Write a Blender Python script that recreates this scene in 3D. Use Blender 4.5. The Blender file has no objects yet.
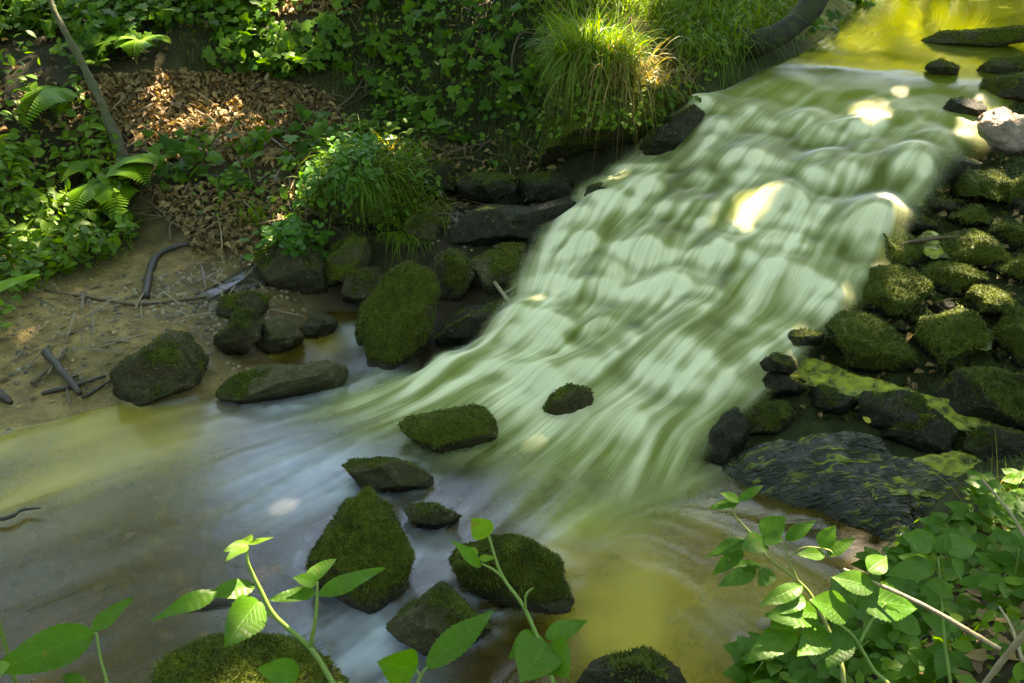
import bpy, math, random
import numpy as np
from mathutils import Vector

# ------------------------------------------------------------------ camera, world, sun, exposure
SC = bpy.context.scene
COL = SC.collection
CAM = np.array([0.0, 0.0, 2.0])
PITCH = math.radians(27.0)
FPX = 35.0 / 36.0 * 1024.0
cam_d = bpy.data.cameras.new("camera")
cam_d.lens = 35.0
cam_d.sensor_width = 36.0
cam_d.clip_start = 0.05
cam_d.clip_end = 400.0
cam = bpy.data.objects.new("camera", cam_d)
COL.objects.link(cam)
cam.location = CAM
cam.rotation_euler = (math.radians(90) - PITCH, 0, 0)
SC.camera = cam

SUN_EL = math.radians(54.0)
SUN_AZ = math.radians(32.0)          # from +Y (view direction) towards +X
TO_SUN = np.array([math.cos(SUN_EL) * math.sin(SUN_AZ), math.cos(SUN_EL) * math.cos(SUN_AZ), math.sin(SUN_EL)])
world = bpy.data.worlds.new("World")
SC.world = world
world.use_nodes = True
wn = world.node_tree
sky = wn.nodes.new("ShaderNodeTexSky")
sky.sky_type = 'NISHITA'
sky.sun_disc = False
sky.sun_elevation = SUN_EL
sky.sun_rotation = SUN_AZ
sky.dust_density = 0.3
sky.ozone_density = 4.5
wn.links.new(sky.outputs[0], wn.nodes["Background"].inputs[0])
wn.nodes["Background"].inputs[1].default_value = 0.15
sun_d = bpy.data.lights.new("sun", 'SUN')
sun_d.energy = 4.8
sun_d.angle = math.radians(0.53)
sun_d.color = (1.0, 0.97, 0.94)
sun = bpy.data.objects.new("sun", sun_d)
COL.objects.link(sun)
sun.rotation_euler = Vector(TO_SUN).to_track_quat('Z', 'Y').to_euler()
SC.view_settings.view_transform = 'Standard'
SC.view_settings.look = 'None'
SC.view_settings.exposure = 3.35
SC.view_settings.use_white_balance = True      # the photograph is balanced for shade
SC.view_settings.white_balance_temperature = 9900
SC.view_settings.white_balance_tint = 10
SC.view_settings.gamma = 1.0
SC.render.engine = 'CYCLES'
SC.cycles.use_denoising = True
SC.cycles.max_bounces = 8
SC.cycles.diffuse_bounces = 4
SC.cycles.transparent_max_bounces = 12
SC.cycles.sample_clamp_indirect = 6.0
SC.cycles.caustics_reflective = False
SC.cycles.caustics_refractive = False

rng = np.random.default_rng(11)
random.seed(5)

# ------------------------------------------------------------------ numeric helpers
FWD = np.array([0, math.cos(PITCH), -math.sin(PITCH)])
UPV = np.array([0, math.sin(PITCH), math.cos(PITCH)])
RGT = np.array([1.0, 0, 0])


def ray(px, py):
    u = (px - 512.0) / FPX
    v = (341.5 - py) / FPX
    return FWD + u * RGT + v * UPV


def at_depth(px, py, t):
    """the point of the place seen at a photo pixel, t metres deep along the lens axis"""
    return CAM + t * ray(px, py)


def at_z(px, py, z):
    d = ray(px, py)
    return CAM + d * ((z - CAM[2]) / d[2])


def at_y(px, py, y):
    d = ray(px, py)
    return CAM + d * (y / d[1])


def project(p):
    q = np.asarray(p) - CAM
    d = q @ FWD
    return 512 + FPX * (q @ RGT) / d, 341.5 - FPX * (q @ UPV) / d, d


def _hash(ix, iy, iz, seed):
    h = (ix.astype(np.uint32) * np.uint32(374761393) + iy.astype(np.uint32) * np.uint32(668265263)
         + iz.astype(np.uint32) * np.uint32(2147483647) + np.uint32((seed * 2654435761) % 4294967296))
    h = (h ^ (h >> np.uint32(13))) * np.uint32(1274126177)
    h = (h ^ (h >> np.uint32(15))) * np.uint32(2246822519)
    h = h ^ (h >> np.uint32(16))
    return h.astype(np.float64) / 4294967295.0


def vnoise(p, seed=0):
    p = np.asarray(p, float)
    i = np.floor(p).astype(np.int64)
    f = p - i
    f = f * f * f * (f * (f * 6 - 15) + 10)
    r = 0
    for dx in (0, 1):
        wx = f[..., 0] if dx else 1 - f[..., 0]
        for dy in (0, 1):
            wy = f[..., 1] if dy else 1 - f[..., 1]
            for dz in (0, 1):
                wz = f[..., 2] if dz else 1 - f[..., 2]
                r = r + wx * wy * wz * _hash(i[..., 0] + dx, i[..., 1] + dy, i[..., 2] + dz, seed)
    return r * 2 - 1


def fbm(p, octaves=4, seed=0, gain=0.5):
    p = np.asarray(p, float)
    a, s, r = 1.0, 0.0, 0
    for k in range(octaves):
        r = r + a * vnoise(p * 2.03 ** k + 17.3 * k, seed + k)
        s += a
        a *= gain
    return r / s


def sstep(a, b, x):
    t = np.clip((x - a) / (b - a), 0, 1)
    return t * t * (3 - 2 * t)


def smin0(x, k):
    return np.sqrt(x * x + k * k)


def in_poly(x, y, poly):
    x = np.asarray(x, float)
    y = np.asarray(y, float)
    r = np.zeros(x.shape, bool)
    n = len(poly)
    for i in range(n):
        x0, y0 = poly[i]
        x1, y1 = poly[(i + 1) % n]
        c = ((y0 > y) != (y1 > y)) & (x < (x1 - x0) * (y - y0) / (y1 - y0 + 1e-12) + x0)
        r ^= c
    return r


# ------------------------------------------------------------------ object helpers
def mesh_obj(name, V, F, m=None, parent=None, smooth=True, colors=None, uv=None):
    """V [n,3]; F an [m,k] array or a list of such arrays; colors {attribute: [n] or [n,3]}; uv per vertex"""
    me = bpy.data.meshes.new(name)
    V = np.asarray(V, np.float32)
    Fs = [np.asarray(f, np.int32) for f in (F if isinstance(F, (list, tuple)) else [F])]
    Fs = [f for f in Fs if len(f)]
    me.vertices.add(len(V))
    me.vertices.foreach_set("co", V.ravel())
    loops = np.concatenate([f.ravel() for f in Fs])
    tot = np.concatenate([np.full(len(f), f.shape[1], np.int32) for f in Fs])
    start = np.concatenate([[0], np.cumsum(tot)[:-1]]).astype(np.int32)
    me.loops.add(len(loops))
    me.loops.foreach_set("vertex_index", loops)
    me.polygons.add(len(tot))
    me.polygons.foreach_set("loop_start", start)
    me.polygons.foreach_set("loop_total", tot)
    if smooth:
        me.polygons.foreach_set("use_smooth", np.ones(len(tot), bool))
    me.update(calc_edges=True)
    me.validate()
    if colors:
        for k, c in colors.items():
            c = np.asarray(c, np.float32)
            if c.ndim == 1:
                a = me.attributes.new(k, 'FLOAT', 'POINT')
                a.data.foreach_set("value", c)
            else:
                a = me.attributes.new(k, 'FLOAT_COLOR', 'POINT')
                a.data.foreach_set("color", np.concatenate([c, np.ones((len(c), 1), np.float32)], 1).ravel())
    if uv is not None:
        l = me.uv_layers.new(name="uv")
        l.data.foreach_set("uv", np.asarray(uv, np.float32)[loops].ravel())
    if m is not None:
        me.materials.append(m)
    o = bpy.data.objects.new(name, me)
    COL.objects.link(o)
    if parent is not None:
        o.parent = parent
    return o


def tag(o, label=None, cat=None, group=None, kind=None):
    if label:
        o["label"] = label
    if cat:
        o["category"] = cat
    if group:
        o["group"] = group
    if kind:
        o["kind"] = kind
    return o


def empty(name, loc=(0, 0, 0)):
    o = bpy.data.objects.new(name, None)
    o.empty_display_size = 0.05
    COL.objects.link(o)
    o.location = loc
    return o


def grid_faces(nu, nv, wrap=False):
    """faces of a grid stored row by row: index = j*nu + i"""
    i = np.arange(nu if wrap else nu - 1)
    j = np.arange(nv - 1)
    I, J = np.meshgrid(i, j)
    I = I.ravel()
    J = J.ravel()
    I2 = (I + 1) % nu
    return np.stack([J * nu + I, J * nu + I2, (J + 1) * nu + I2, (J + 1) * nu + I], 1)


def catmull(P, n):
    P = np.asarray(P, float)
    if len(P) == 2:
        t = np.linspace(0, 1, n)[:, None]
        return P[0] * (1 - t) + P[1] * t
    Q = np.vstack([2 * P[0] - P[1], P, 2 * P[-1] - P[-2]])
    out = []
    for t in np.linspace(0, len(P) - 1 - 1e-9, n):
        k = int(t)
        f = t - k
        a, b, c, d = Q[k:k + 4]
        out.append(0.5 * ((2 * b) + (c - a) * f + (2 * a - 5 * b + 4 * c - d) * f * f + (3 * b - a - 3 * c + d) * f ** 3))
    return np.array(out)


def tube(P, R, n=24, sides=7, rough=0.0, seed=0):
    """tapered tube through points P, radii R (list along it): V, F"""
    C = catmull(P, n)
    rad = np.interp(np.linspace(0, 1, n), np.linspace(0, 1, len(R)), R)
    T = np.gradient(C, axis=0)
    T /= np.linalg.norm(T, axis=1)[:, None] + 1e-12
    ref = np.array([0, 0, 1.0]) if abs(T[:, 2]).mean() < 0.8 else np.array([1.0, 0, 0])
    A = np.cross(T, ref)
    A /= np.linalg.norm(A, axis=1)[:, None] + 1e-12
    B = np.cross(T, A)
    th = np.linspace(0, 2 * math.pi, sides, endpoint=False)
    V = C[:, None, :] + rad[:, None, None] * (np.cos(th)[None, :, None] * A[:, None, :] + np.sin(th)[None, :, None] * B[:, None, :])
    V = V.reshape(-1, 3)
    if rough:
        nn = fbm(V * (0.35 / max(rad.mean(), 1e-4)), 3, seed)
        V = V + rough * nn[:, None] * (V - np.repeat(C, sides, 0))
    F = grid_faces(sides, n, wrap=True)
    V = np.vstack([V, C[:1], C[-1:]])
    a = len(V) - 2
    cap0 = np.array([[a, (i + 1) % sides, i] for i in range(sides)])
    o = (n - 1) * sides
    cap1 = np.array([[a + 1, o + i, o + (i + 1) % sides] for i in range(sides)])
    return V, [F, np.vstack([cap0, cap1])]


def join(parts):
    """[(V, F-or-list), ...] -> one V, [F...]"""
    Vs, Fs, o = [], {}, 0
    for V, F in parts:
        for f in (F if isinstance(F, (list, tuple)) else [F]):
            f = np.asarray(f)
            if len(f):
                Fs.setdefault(f.shape[1], []).append(f + o)
        Vs.append(V)
        o += len(V)
    return np.vstack(Vs), [np.vstack(v) for v in Fs.values()]


def frames(normal, angle):
    """[N,3] normals and spin angles -> [N,3,3] with columns (x, y, normal)"""
    n = normal / (np.linalg.norm(normal, axis=1)[:, None] + 1e-12)
    ref = np.where(np.abs(n[:, 2:3]) < 0.9, np.array([[0, 0, 1.0]]), np.array([[1.0, 0, 0]]))
    x = np.cross(ref, n)
    x /= np.linalg.norm(x, axis=1)[:, None] + 1e-12
    y = np.cross(n, x)
    c, s = np.cos(angle)[:, None], np.sin(angle)[:, None]
    return np.stack([x * c + y * s, -x * s + y * c, n], 2)


def scatter(TV, TF, M, P, S):
    """copies of a template as one vertex and face array; also the copy's index for each vertex"""
    n, k = len(P), len(TV)
    V = np.einsum('nij,kj->nki', M, TV) * np.asarray(S).reshape(n, 1, 1) + P[:, None, :]
    off = (np.arange(n) * k)[:, None, None]
    Fs = [(f[None] + off).reshape(-1, f.shape[1]) for f in (TF if isinstance(TF, (list, tuple)) else [TF])]
    return V.reshape(-1, 3), Fs, np.repeat(np.arange(n), k)


# ------------------------------------------------------------------ node materials
class Mat:
    def __init__(self, name):
        self.m = bpy.data.materials.new(name)
        self.m.use_nodes = True
        self.t = self.m.node_tree
        self.t.nodes.clear()
        self.out = self.t.nodes.new("ShaderNodeOutputMaterial")

    def n(self, typ, props=None, **inp):
        nd = self.t.nodes.new("ShaderNode" + typ)
        for k, v in (props or {}).items():
            setattr(nd, k, v)
        for k, v in inp.items():
            self.set(nd, k.replace("_", " "), v)
        return nd

    def set(self, nd, key, v):
        s = nd.inputs[int(key[1:])] if key[0] == "i" and key[1:].isdigit() else nd.inputs[key]
        if hasattr(v, "node"):
            self.t.links.new(v, s)
        elif hasattr(v, "outputs"):
            self.t.links.new(v.outputs[0], s)
        elif isinstance(v, (tuple, list)) and len(v) == 3 and s.type == 'RGBA':
            s.default_value = (*v, 1)
        else:
            s.default_value = v

    def attr(self, name, fac=True):
        nd = self.n("Attribute", {"attribute_name": name})
        return nd.outputs["Fac"] if fac else nd.outputs["Color"]

    def noise(self, scale, detail=4, rough=0.55, vec=None, dist=0.0):
        nd = self.n("TexNoise", None, Scale=scale, Detail=detail, Roughness=rough, Distortion=dist)
        if vec is not None:
            self.set(nd, "Vector", vec)
        return nd.outputs["Fac"]

    def pos(self):
        return self.n("NewGeometry").outputs["Position"]

    def ramp(self, fac, *stops):
        nd = self.n("ValToRGB")
        e = nd.color_ramp.elements
        while len(e) < len(stops):
            e.new(0.5)
        for k, (p, c) in enumerate(stops):
            e[k].position = p
            e[k].color = (*c, 1) if isinstance(c, (tuple, list)) else (c, c, c, 1)
        self.set(nd, "Fac", fac)
        return nd.outputs["Color"]

    def mix(self, fac, a, b, blend='MIX'):
        nd = self.n("MixRGB", {"blend_type": blend})
        self.set(nd, "Fac", fac)
        self.set(nd, "Color1", a)
        self.set(nd, "Color2", b)
        return nd.outputs[0]

    def math(self, op, a, b=0.0, clamp=False):
        nd = self.n("Math", {"operation": op, "use_clamp": clamp}, i0=a, i1=b)
        return nd.outputs[0]

    def shmix(self, fac, a, b):
        nd = self.n("MixShader")
        self.set(nd, "i0", fac)
        self.set(nd, "i1", a)
        self.set(nd, "i2", b)
        return nd

    def bump(self, h, strength=0.5, dist=0.01):
        return self.n("Bump", None, Strength=strength, Distance=dist, Height=h)

    def done(self, sh):
        self.t.links.new(sh.outputs[0], self.out.inputs["Surface"])
        return self.m


def leaf_material(name, c1, c2, trans=0.35, rough=0.45, veins=False, spec=0.3):
    M = Mat(name)
    r = M.attr("rnd")
    col = M.mix(r, c1, c2)
    n = M.noise(90, 3, vec=M.pos())
    col = M.mix(0.35, col, M.ramp(n, (0.3, 0.35), (0.75, 1.0)), 'MULTIPLY')
    bs = M.n("BsdfPrincipled", None, Roughness=rough)
    M.set(bs, "Specular IOR Level", spec)
    if veins:
        col = M.mix(M.ramp(M.noise(30, 4, .7, M.pos()), (.64, 0), (.72, .75)), col, (.20, .15, .03))     # blotches of browning
        uv = M.n("UVMap", {"uv_map": "uv"}).outputs[0]
        sp = M.n("SeparateXYZ", None, Vector=uv)
        x, y = sp.outputs[0], sp.outputs[1]
        ax = M.math('ABSOLUTE', x)
        # side veins sweep forward from the midrib
        ph = M.math('SUBTRACT', M.math('MULTIPLY', y, 9.0), M.math('MULTIPLY', ax, 3.2))
        tri = M.math('ABSOLUTE', M.math('SUBTRACT', M.math('FRACT', ph), 0.5))
        side = M.ramp(tri, (0.0, 1.0), (0.09, 0.0))
        mid = M.ramp(ax, (0.0, 1.0), (0.07, 0.0))
        v = M.math('MAXIMUM', side, mid)
        col = M.mix(M.math('MULTIPLY', v, 0.16), col, tuple(min(1, c * 1.9 + 0.02) for c in c2))
        h = M.math('SUBTRACT', M.math('MULTIPLY', n, 0.5), M.math('MULTIPLY', v, 0.8))
        M.set(bs, "Normal", M.bump(h, 0.35, 0.0015))
    M.set(bs, "Base Color", col)
    tcol = M.mix(1.0, col, (1.9, 1.75, 0.55), 'MULTIPLY')
    tr = M.n("BsdfTranslucent", None, Color=tcol)
    return M.done(M.shmix(trans, bs, tr))

# ------------------------------------------------------------------ ground: one sheet through surveyed points
HN = np.array([0.464, 0.886])        # uphill direction of the cascade slope
HF = np.array([0.46, 2.99])          # a point of its foot
HS = 0.31                            # its gradient


def plane_hit(px, py, lift=0.0):
    d = ray(px, py)
    # z = HS * ((xy - HF) . HN) + lift
    k = HS * (d[:2] @ HN)
    t = (CAM[2] + HS * (HF @ HN) - lift - HS * (CAM[:2] @ HN)) / (k - d[2])
    return CAM + t * d


CP = []


def cz(z, *pts):
    for p in pts:
        CP.append(at_z(p[0], p[1], z))


def cy(y, *pts):
    for p in pts:
        CP.append(at_y(p[0], p[1], y))


def cw(*pts):
    for p in pts:
        CP.append(np.array(p, float))


cz(-.18, (100, 560), (250, 520), (400, 560), (550, 620), (320, 440), (600, 560), (450, 480), (50, 500), (200, 600), (450, 680), (0, 600), (640, 640))
cz(-.10, (690, 560), (640, 520))
cz(-.15, (520, 440))
cz(-.05, (60, 450), (150, 430), (740, 600), (250, 425))
cz(.0, (0, 428), (60, 415), (110, 403), (215, 398), (290, 395), (350, 380), (430, 375), (725, 470))
cz(-.06, (330, 335), (365, 352), (375, 372), (395, 388), (300, 352))
cz(.05, (0, 385)); cz(.09, (60, 350)); cz(.15, (0, 312)); cz(.12, (130, 300), (120, 340)); cz(.06, (110, 375))
cz(.15, (200, 270)); cz(.12, (262, 268)); cz(.04, (290, 320), (240, 345)); cz(.09, (230, 290))
cz(.25, (0, 250), (60, 230)); cz(.22, (120, 240)); cz(.28, (200, 220))
cz(.4, (0, 200), (150, 185)); cz(.42, (60, 170)); cz(.38, (250, 190)); cz(.33, (300, 210))
cz(.58, (100, 130)); cz(.5, (200, 150)); cz(.62, (200, 110), (0, 130)); cz(.55, (300, 130)); cz(.47, (330, 160))
cz(.76, (0, 90), (60, 90), (150, 85)); cz(.73, (250, 82)); cz(.66, (320, 100)); cz(.6, (380, 110))
cy(6.2, (0, 22)); cy(6.17, (60, 18)); cy(6.15, (120, 14)); cy(6.1, (200, 14), (260, 16)); cy(6.0, (350, 10)); cy(5.95, (450, 5)); cy(5.85, (530, 5))
cz(.47, (400, 150)); cz(.42, (450, 162)); cz(.40, (500, 165)); cz(.38, (540, 172))
cz(.30, (480, 205)); cz(.28, (520, 225)); cz(.32, (560, 215)); cz(.25, (440, 240)); cz(.2, (480, 260), (520, 280)); cz(.08, (470, 320)); cz(.03, (430, 330))
cz(.18, (400, 250)); cz(.2, (350, 240)); cz(.33, (370, 200)); cz(.1, (300, 270)); cz(.03, (340, 300))
cw((-3, 7.5, 1.6), (0, 7.3, 1.5), (.9, 7.0, 1.4), (-1.5, 8.5, 1.9), (1, 8.2, 1.75), (-4.5, 6.6, 1.5), (-4.5, 5.4, .75), (-4.2, 4.4, .25), (-3.6, 3.4, .02), (-4.5, 9, 2.2), (2, 9.3, 1.8))
cz(.36, (580, 196)); cz(.5, (625, 165)); cz(.72, (685, 112))
cy(6.0, (600, 6)); cy(6.3, (700, 8)); cz(.95, (750, 45))
cw((1.45, 6.3, 1.08), (1.85, 7.15, 1.25), (2.2, 8.1, 1.35), (2.8, 9.2, 1.5))
cw((2.2, 6.4, .77), (3.0, 6.9, .75), (3.2, 7.8, .75), (4.2, 8.4, .75), (2.65, 7.4, .77), (3.2, 6.1, .78), (3.0, 8.6, .78))
cw((4.6, 6.4, 1.2), (5.6, 7.8, 1.45), (5.2, 9.2, 1.3), (3.7, 5.0, .90), (3.4, 3.6, .62), (3.4, 2.4, .7), (4.6, 4.0, 1.0), (4.8, 1.5, 1.0))
cz(.5, (1000, 655)); cz(.27, (900, 655)); cz(.2, (950, 575)); cz(.03, (760, 672)); cz(-.02, (730, 660)); cz(.26, (1024, 535)); cz(.2, (1005, 500)); cz(.05, (870, 600)); cz(.13, (975, 485))
cw((0, 1.2, .04), (-.6, 1.25, .02), (-1.3, 1.2, .02), (1, .9, .55), (2, 1.5, .75), (0, .3, .3), (-2, .8, .1), (2, 0, .8), (0, -1, .5), (-3, 0, .3), (.6, 1.3, .12))
cw((-2.4, 2.4, -.18), (-3.4, 1.8, -.18), (-3.8, 2.6, -.15), (-4.6, 1.6, -.15), (-4.6, 2.8, -.1), (-4.6, .2, .2), (0, 1.75, -.16), (-1, 1.8, -.17))
for p in ((560, 345), (620, 300), (575, 250), (640, 200), (700, 160), (700, 260), (700, 360), (760, 105), (800, 160), (800, 240), (780, 330),
          (850, 120), (850, 200), (870, 300), (870, 370), (940, 120), (940, 220), (940, 300), (940, 380), (1010, 90), (1010, 170), (1010, 270),
          (1010, 360), (640, 430), (560, 400), (850, 75), (1010, 420), (900, 430), (800, 420), (750, 440), (810, 500), (880, 520), (930, 480)):
    CP.append(plane_hit(*p, lift=-.06))
CP = np.array(CP)
# thin plate spline with a little smoothing
_X = CP[:, :2]
_r2 = ((_X[:, None] - _X[None]) ** 2).sum(-1)
_K = np.where(_r2 > 0, 0.5 * _r2 * np.log(_r2 + 1e-12), 0) + 0.002 * np.eye(len(CP))
_P = np.hstack([np.ones((len(CP), 1)), _X])
_A = np.block([[_K, _P], [_P.T, np.zeros((3, 3))]])
_W = np.linalg.solve(_A, np.concatenate([CP[:, 2], np.zeros(3)]))


def tps(x, y):
    x = np.asarray(x, float); y = np.asarray(y, float)
    sh = x.shape
    q = np.stack([x.ravel(), y.ravel()], 1)
    out = np.empty(len(q))
    for a in range(0, len(q), 20000):
        c = q[a:a + 20000]
        r2 = ((c[:, None] - _X[None]) ** 2).sum(-1)
        out[a:a + 20000] = (0.5 * r2 * np.log(r2 + 1e-12)) @ _W[:-3] + _W[-3] + c @ _W[-2:]
    return out.reshape(sh)


def axis(lo, hi, step, far, grow=1.12):
    a = list(np.arange(lo, hi + 1e-9, step))
    s = step
    while a[-1] < far:
        s *= grow
        a.append(a[-1] + s)
    s = step
    while a[0] > -far:
        s *= grow
        a.insert(0, a[0] - s)
    return np.array(a)


GX = axis(-3.6, 4.0, .025, 60)
GY = axis(0.4, 7.6, .025, 60)
_gx, _gy = np.meshgrid(GX, GY)
_cx, _cy = np.clip(_gx, -4.6, 5.4), np.clip(_gy, -1.0, 9.0)
GZ = tps(_cx, _cy)
_out = np.hypot(_gx - _cx, _gy - _cy)
GZ = GZ + _out * 0.06
_p3 = np.stack([_gx, _gy, _gx * 0], -1)
_det = fbm(_p3 * 2.2, 4, 3) * 0.05 + fbm(_p3 * 9.0, 3, 8) * 0.018
_det *= 0.25 + 0.75 * sstep(0.02, 0.3, GZ)           # the shore and the bed are smooth
GZ = GZ + _det


def bil(G, x, y):
    x = np.asarray(x, float); y = np.asarray(y, float)
    i = np.clip(np.searchsorted(GX, x) - 1, 0, len(GX) - 2)
    j = np.clip(np.searchsorted(GY, y) - 1, 0, len(GY) - 2)
    fx = np.clip((x - GX[i]) / (GX[i + 1] - GX[i]), 0, 1)
    fy = np.clip((y - GY[j]) / (GY[j + 1] - GY[j]), 0, 1)
    return (G[j, i] * (1 - fx) * (1 - fy) + G[j, i + 1] * fx * (1 - fy) + G[j + 1, i] * (1 - fx) * fy + G[j + 1, i + 1] * fx * fy)


def hgt(x, y):
    return bil(GZ, x, y)


_TT = np.arange(0.6, 14, 0.008)


def hit(px, py, water=True):
    """where the sight line of a photo pixel meets the ground (or the pool)"""
    d = ray(px, py)
    P = CAM + _TT[:, None] * d
    s = hgt(P[:, 0], P[:, 1])
    if water:
        s = np.maximum(s, 0.0)
        s = np.where((((P[:, :2] - HF) @ HN) > 2.75) & (P[:, 0] > 1.4), np.maximum(s, .88), s)
    k = np.argmax(P[:, 2] <= s)
    if k == 0:
        k = len(_TT) - 1
    return P[k]


def hit_t(px, py):
    return float((hit(px, py) - CAM) @ FWD)


def gnormal(x, y, e=0.03):
    nx = (hgt(x - e, y) - hgt(x + e, y)) / (2 * e)
    ny = (hgt(x, y - e) - hgt(x, y + e)) / (2 * e)
    n = np.stack([nx, ny, np.ones_like(nx)], -1)
    return n / np.linalg.norm(n, axis=-1, keepdims=True)


# soil colours: each zone is a handful of places with a reach in metres
ZONES = [
    ((.29, .20, .085), .45, [(20, 340), (60, 360), (110, 330), (20, 395), (150, 290), (100, 380), (60, 320)]),       # sand
    ((.14, .095, .04), .35, [(190, 290), (230, 275), (200, 262), (120, 410), (60, 410), (250, 330), (150, 320)]),     # wet sand
    ((.035, .026, .013), .5, [(420, 180), (470, 190), (520, 200), (450, 300), (500, 300), (400, 230), (560, 200), (480, 240)]),   # dark wet soil
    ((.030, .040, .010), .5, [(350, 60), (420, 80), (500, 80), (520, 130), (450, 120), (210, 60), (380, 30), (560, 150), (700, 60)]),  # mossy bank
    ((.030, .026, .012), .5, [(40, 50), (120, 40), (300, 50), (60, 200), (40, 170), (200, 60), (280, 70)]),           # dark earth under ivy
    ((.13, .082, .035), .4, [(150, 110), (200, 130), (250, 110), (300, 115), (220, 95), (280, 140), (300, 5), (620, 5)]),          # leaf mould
    ((.060, .048, .018), .35, [(100, 230), (180, 210), (250, 180), (300, 180), (60, 250), (360, 170)]),
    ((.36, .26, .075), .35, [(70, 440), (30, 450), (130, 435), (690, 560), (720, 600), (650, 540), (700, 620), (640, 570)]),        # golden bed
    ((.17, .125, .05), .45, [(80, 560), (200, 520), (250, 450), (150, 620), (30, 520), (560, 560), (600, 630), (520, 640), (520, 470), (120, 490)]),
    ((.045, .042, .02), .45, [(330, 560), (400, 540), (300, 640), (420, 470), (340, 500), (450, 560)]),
    ((.030, .038, .010), .6, [(600, 300), (700, 200), (700, 350), (850, 200), (880, 300), (960, 300), (1000, 380), (850, 430), (900, 480), (800, 480), (960, 200), (1000, 130)]),
    ((.045, .034, .016), .5, [(900, 640), (1000, 560), (1000, 640), (820, 640)]),
    ((.16, .15, .045), .5, [(950, 15), (1000, 10), (890, 20), (860, 35)]),
]
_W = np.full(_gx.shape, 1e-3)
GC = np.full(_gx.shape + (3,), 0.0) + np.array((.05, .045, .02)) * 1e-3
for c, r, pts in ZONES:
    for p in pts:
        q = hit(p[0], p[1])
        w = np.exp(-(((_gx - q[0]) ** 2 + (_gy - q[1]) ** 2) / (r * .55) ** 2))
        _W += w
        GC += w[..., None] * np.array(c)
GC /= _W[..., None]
_wet = sstep(0.10, 0.0, GZ) * 0.8 + 0.2
GWET = np.clip(_wet + 0.5 * np.exp(-(((_gx - hit(250, 270)[0]) / .4) ** 2 + ((_gy - hit(250, 270)[1]) / .35) ** 2)), 0, 1)

M = Mat("forest_ground")
P_ = M.pos()
base = M.attr("col", False)
n1 = M.noise(14, 6, .6, P_)
n2 = M.noise(120, 4, .6, P_)
n3 = M.noise(4, 3, .5, P_)
c = M.mix(0.75, base, M.ramp(n1, (.3, .35), (.7, 1.35)), 'MULTIPLY')
c = M.mix(0.7, c, M.ramp(n2, (.3, .45), (.7, 1.3)), 'MULTIPLY')
c = M.mix(M.math('MULTIPLY', M.ramp(n3, (.5, 0), (.68, 1)), .35), c, (.035, .045, .012))
w_ = M.attr("wet")
bs = M.n("BsdfPrincipled", None, Base_Color=c)
M.set(bs, "Roughness", M.ramp(w_, (.1, .9), (.9, .38)))
M.set(bs, "Specular IOR Level", 0.2)
hh = M.math('ADD', n1, M.math('MULTIPLY', n2, .5))
M.set(bs, "Normal", M.bump(hh, .8, .02))
MAT_GROUND = M.done(bs)
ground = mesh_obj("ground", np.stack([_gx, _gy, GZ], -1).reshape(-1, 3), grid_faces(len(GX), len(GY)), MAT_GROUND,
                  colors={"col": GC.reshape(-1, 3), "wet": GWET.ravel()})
tag(ground, kind="structure")

# ------------------------------------------------------------------ water
def lic(noise, vx, vy, steps, ds=1.0):
    """smear noise along a flow field (grid units)"""
    H, W = noise.shape
    acc = noise.copy()
    wsum = np.ones_like(noise)
    J, I = np.meshgrid(np.arange(H, dtype=float), np.arange(W, dtype=float), indexing='ij')

    def samp(G, y, x):
        y = np.clip(y, 0, H - 1.001); x = np.clip(x, 0, W - 1.001)
        j = y.astype(int); i = x.astype(int)
        fy, fx = y - j, x - i
        return G[j, i] * (1 - fy) * (1 - fx) + G[j, i + 1] * (1 - fy) * fx + G[j + 1, i] * fy * (1 - fx) + G[j + 1, i + 1] * fy * fx
    for sgn in (1, -1):
        y, x = J.copy(), I.copy()
        for k in range(steps):
            a, b = samp(vx, y, x), samp(vy, y, x)
            x = x + sgn * ds * a
            y = y + sgn * ds * b
            w = math.exp(-(2.0 * k / steps) ** 2)
            acc += w * samp(noise, y, x)
            wsum += w
    r = acc / wsum
    return (r - r.mean()) / (r.std() + 1e-9)


def blur(G, n):
    for _ in range(n):
        G = (np.roll(G, 1, 0) + 2 * G + np.roll(G, -1, 0)) / 4
        G = (np.roll(G, 1, 1) + 2 * G + np.roll(G, -1, 1)) / 4
    return G


def water_material(name, murk, tint, bump_scale, rough, bump=.2, sand_sheen=(.41, .315, .05), foam_lo=(.27, .33, .05), foam_hi=(.90, .87, .62)):
    M = Mat(name)
    foam = M.attr("foam")
    mk = M.attr("murk")
    st = M.attr("streak")
    P_ = M.pos()
    h = M.math('ADD', M.math('MULTIPLY', st, .5), M.math('MULTIPLY', M.noise(bump_scale, 3, .5, P_), .4))
    bmp = M.bump(h, bump, .02)
    fr = M.n("Fresnel", None, IOR=1.33, Normal=bmp)
    gl = M.n("BsdfGlossy", None, Roughness=(M.math('SUBTRACT', .55, M.math('MULTIPLY', M.attr('calm'), .43)) if rough is None else rough), Color=(1, 1, 1), Normal=bmp)
    tr = M.n("BsdfTransparent", None, Color=tint)
    df = M.n("BsdfDiffuse", None, Color=M.mix(M.attr("sand"), murk, sand_sheen))
    body = M.shmix(mk, tr, df)
    body = M.shmix(fr, body, gl)
    fc = M.mix(M.attr("tone"), foam_lo, foam_hi)  # default foam colours hold the green of the canopy light
    fc = M.mix(M.attr("veil"), fc, (.50, .60, .22))
    fd = M.n("BsdfDiffuse", None, Color=fc)
    ft = M.n("BsdfTranslucent", None, Color=fc)
    fm = M.shmix(.25, fd, ft)
    clear = M.n("BsdfTransparent", None, Color=(1, 1, 1))
    return M.done(M.shmix(M.attr("fade"), clear, M.shmix(foam, body, fm)))


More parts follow.
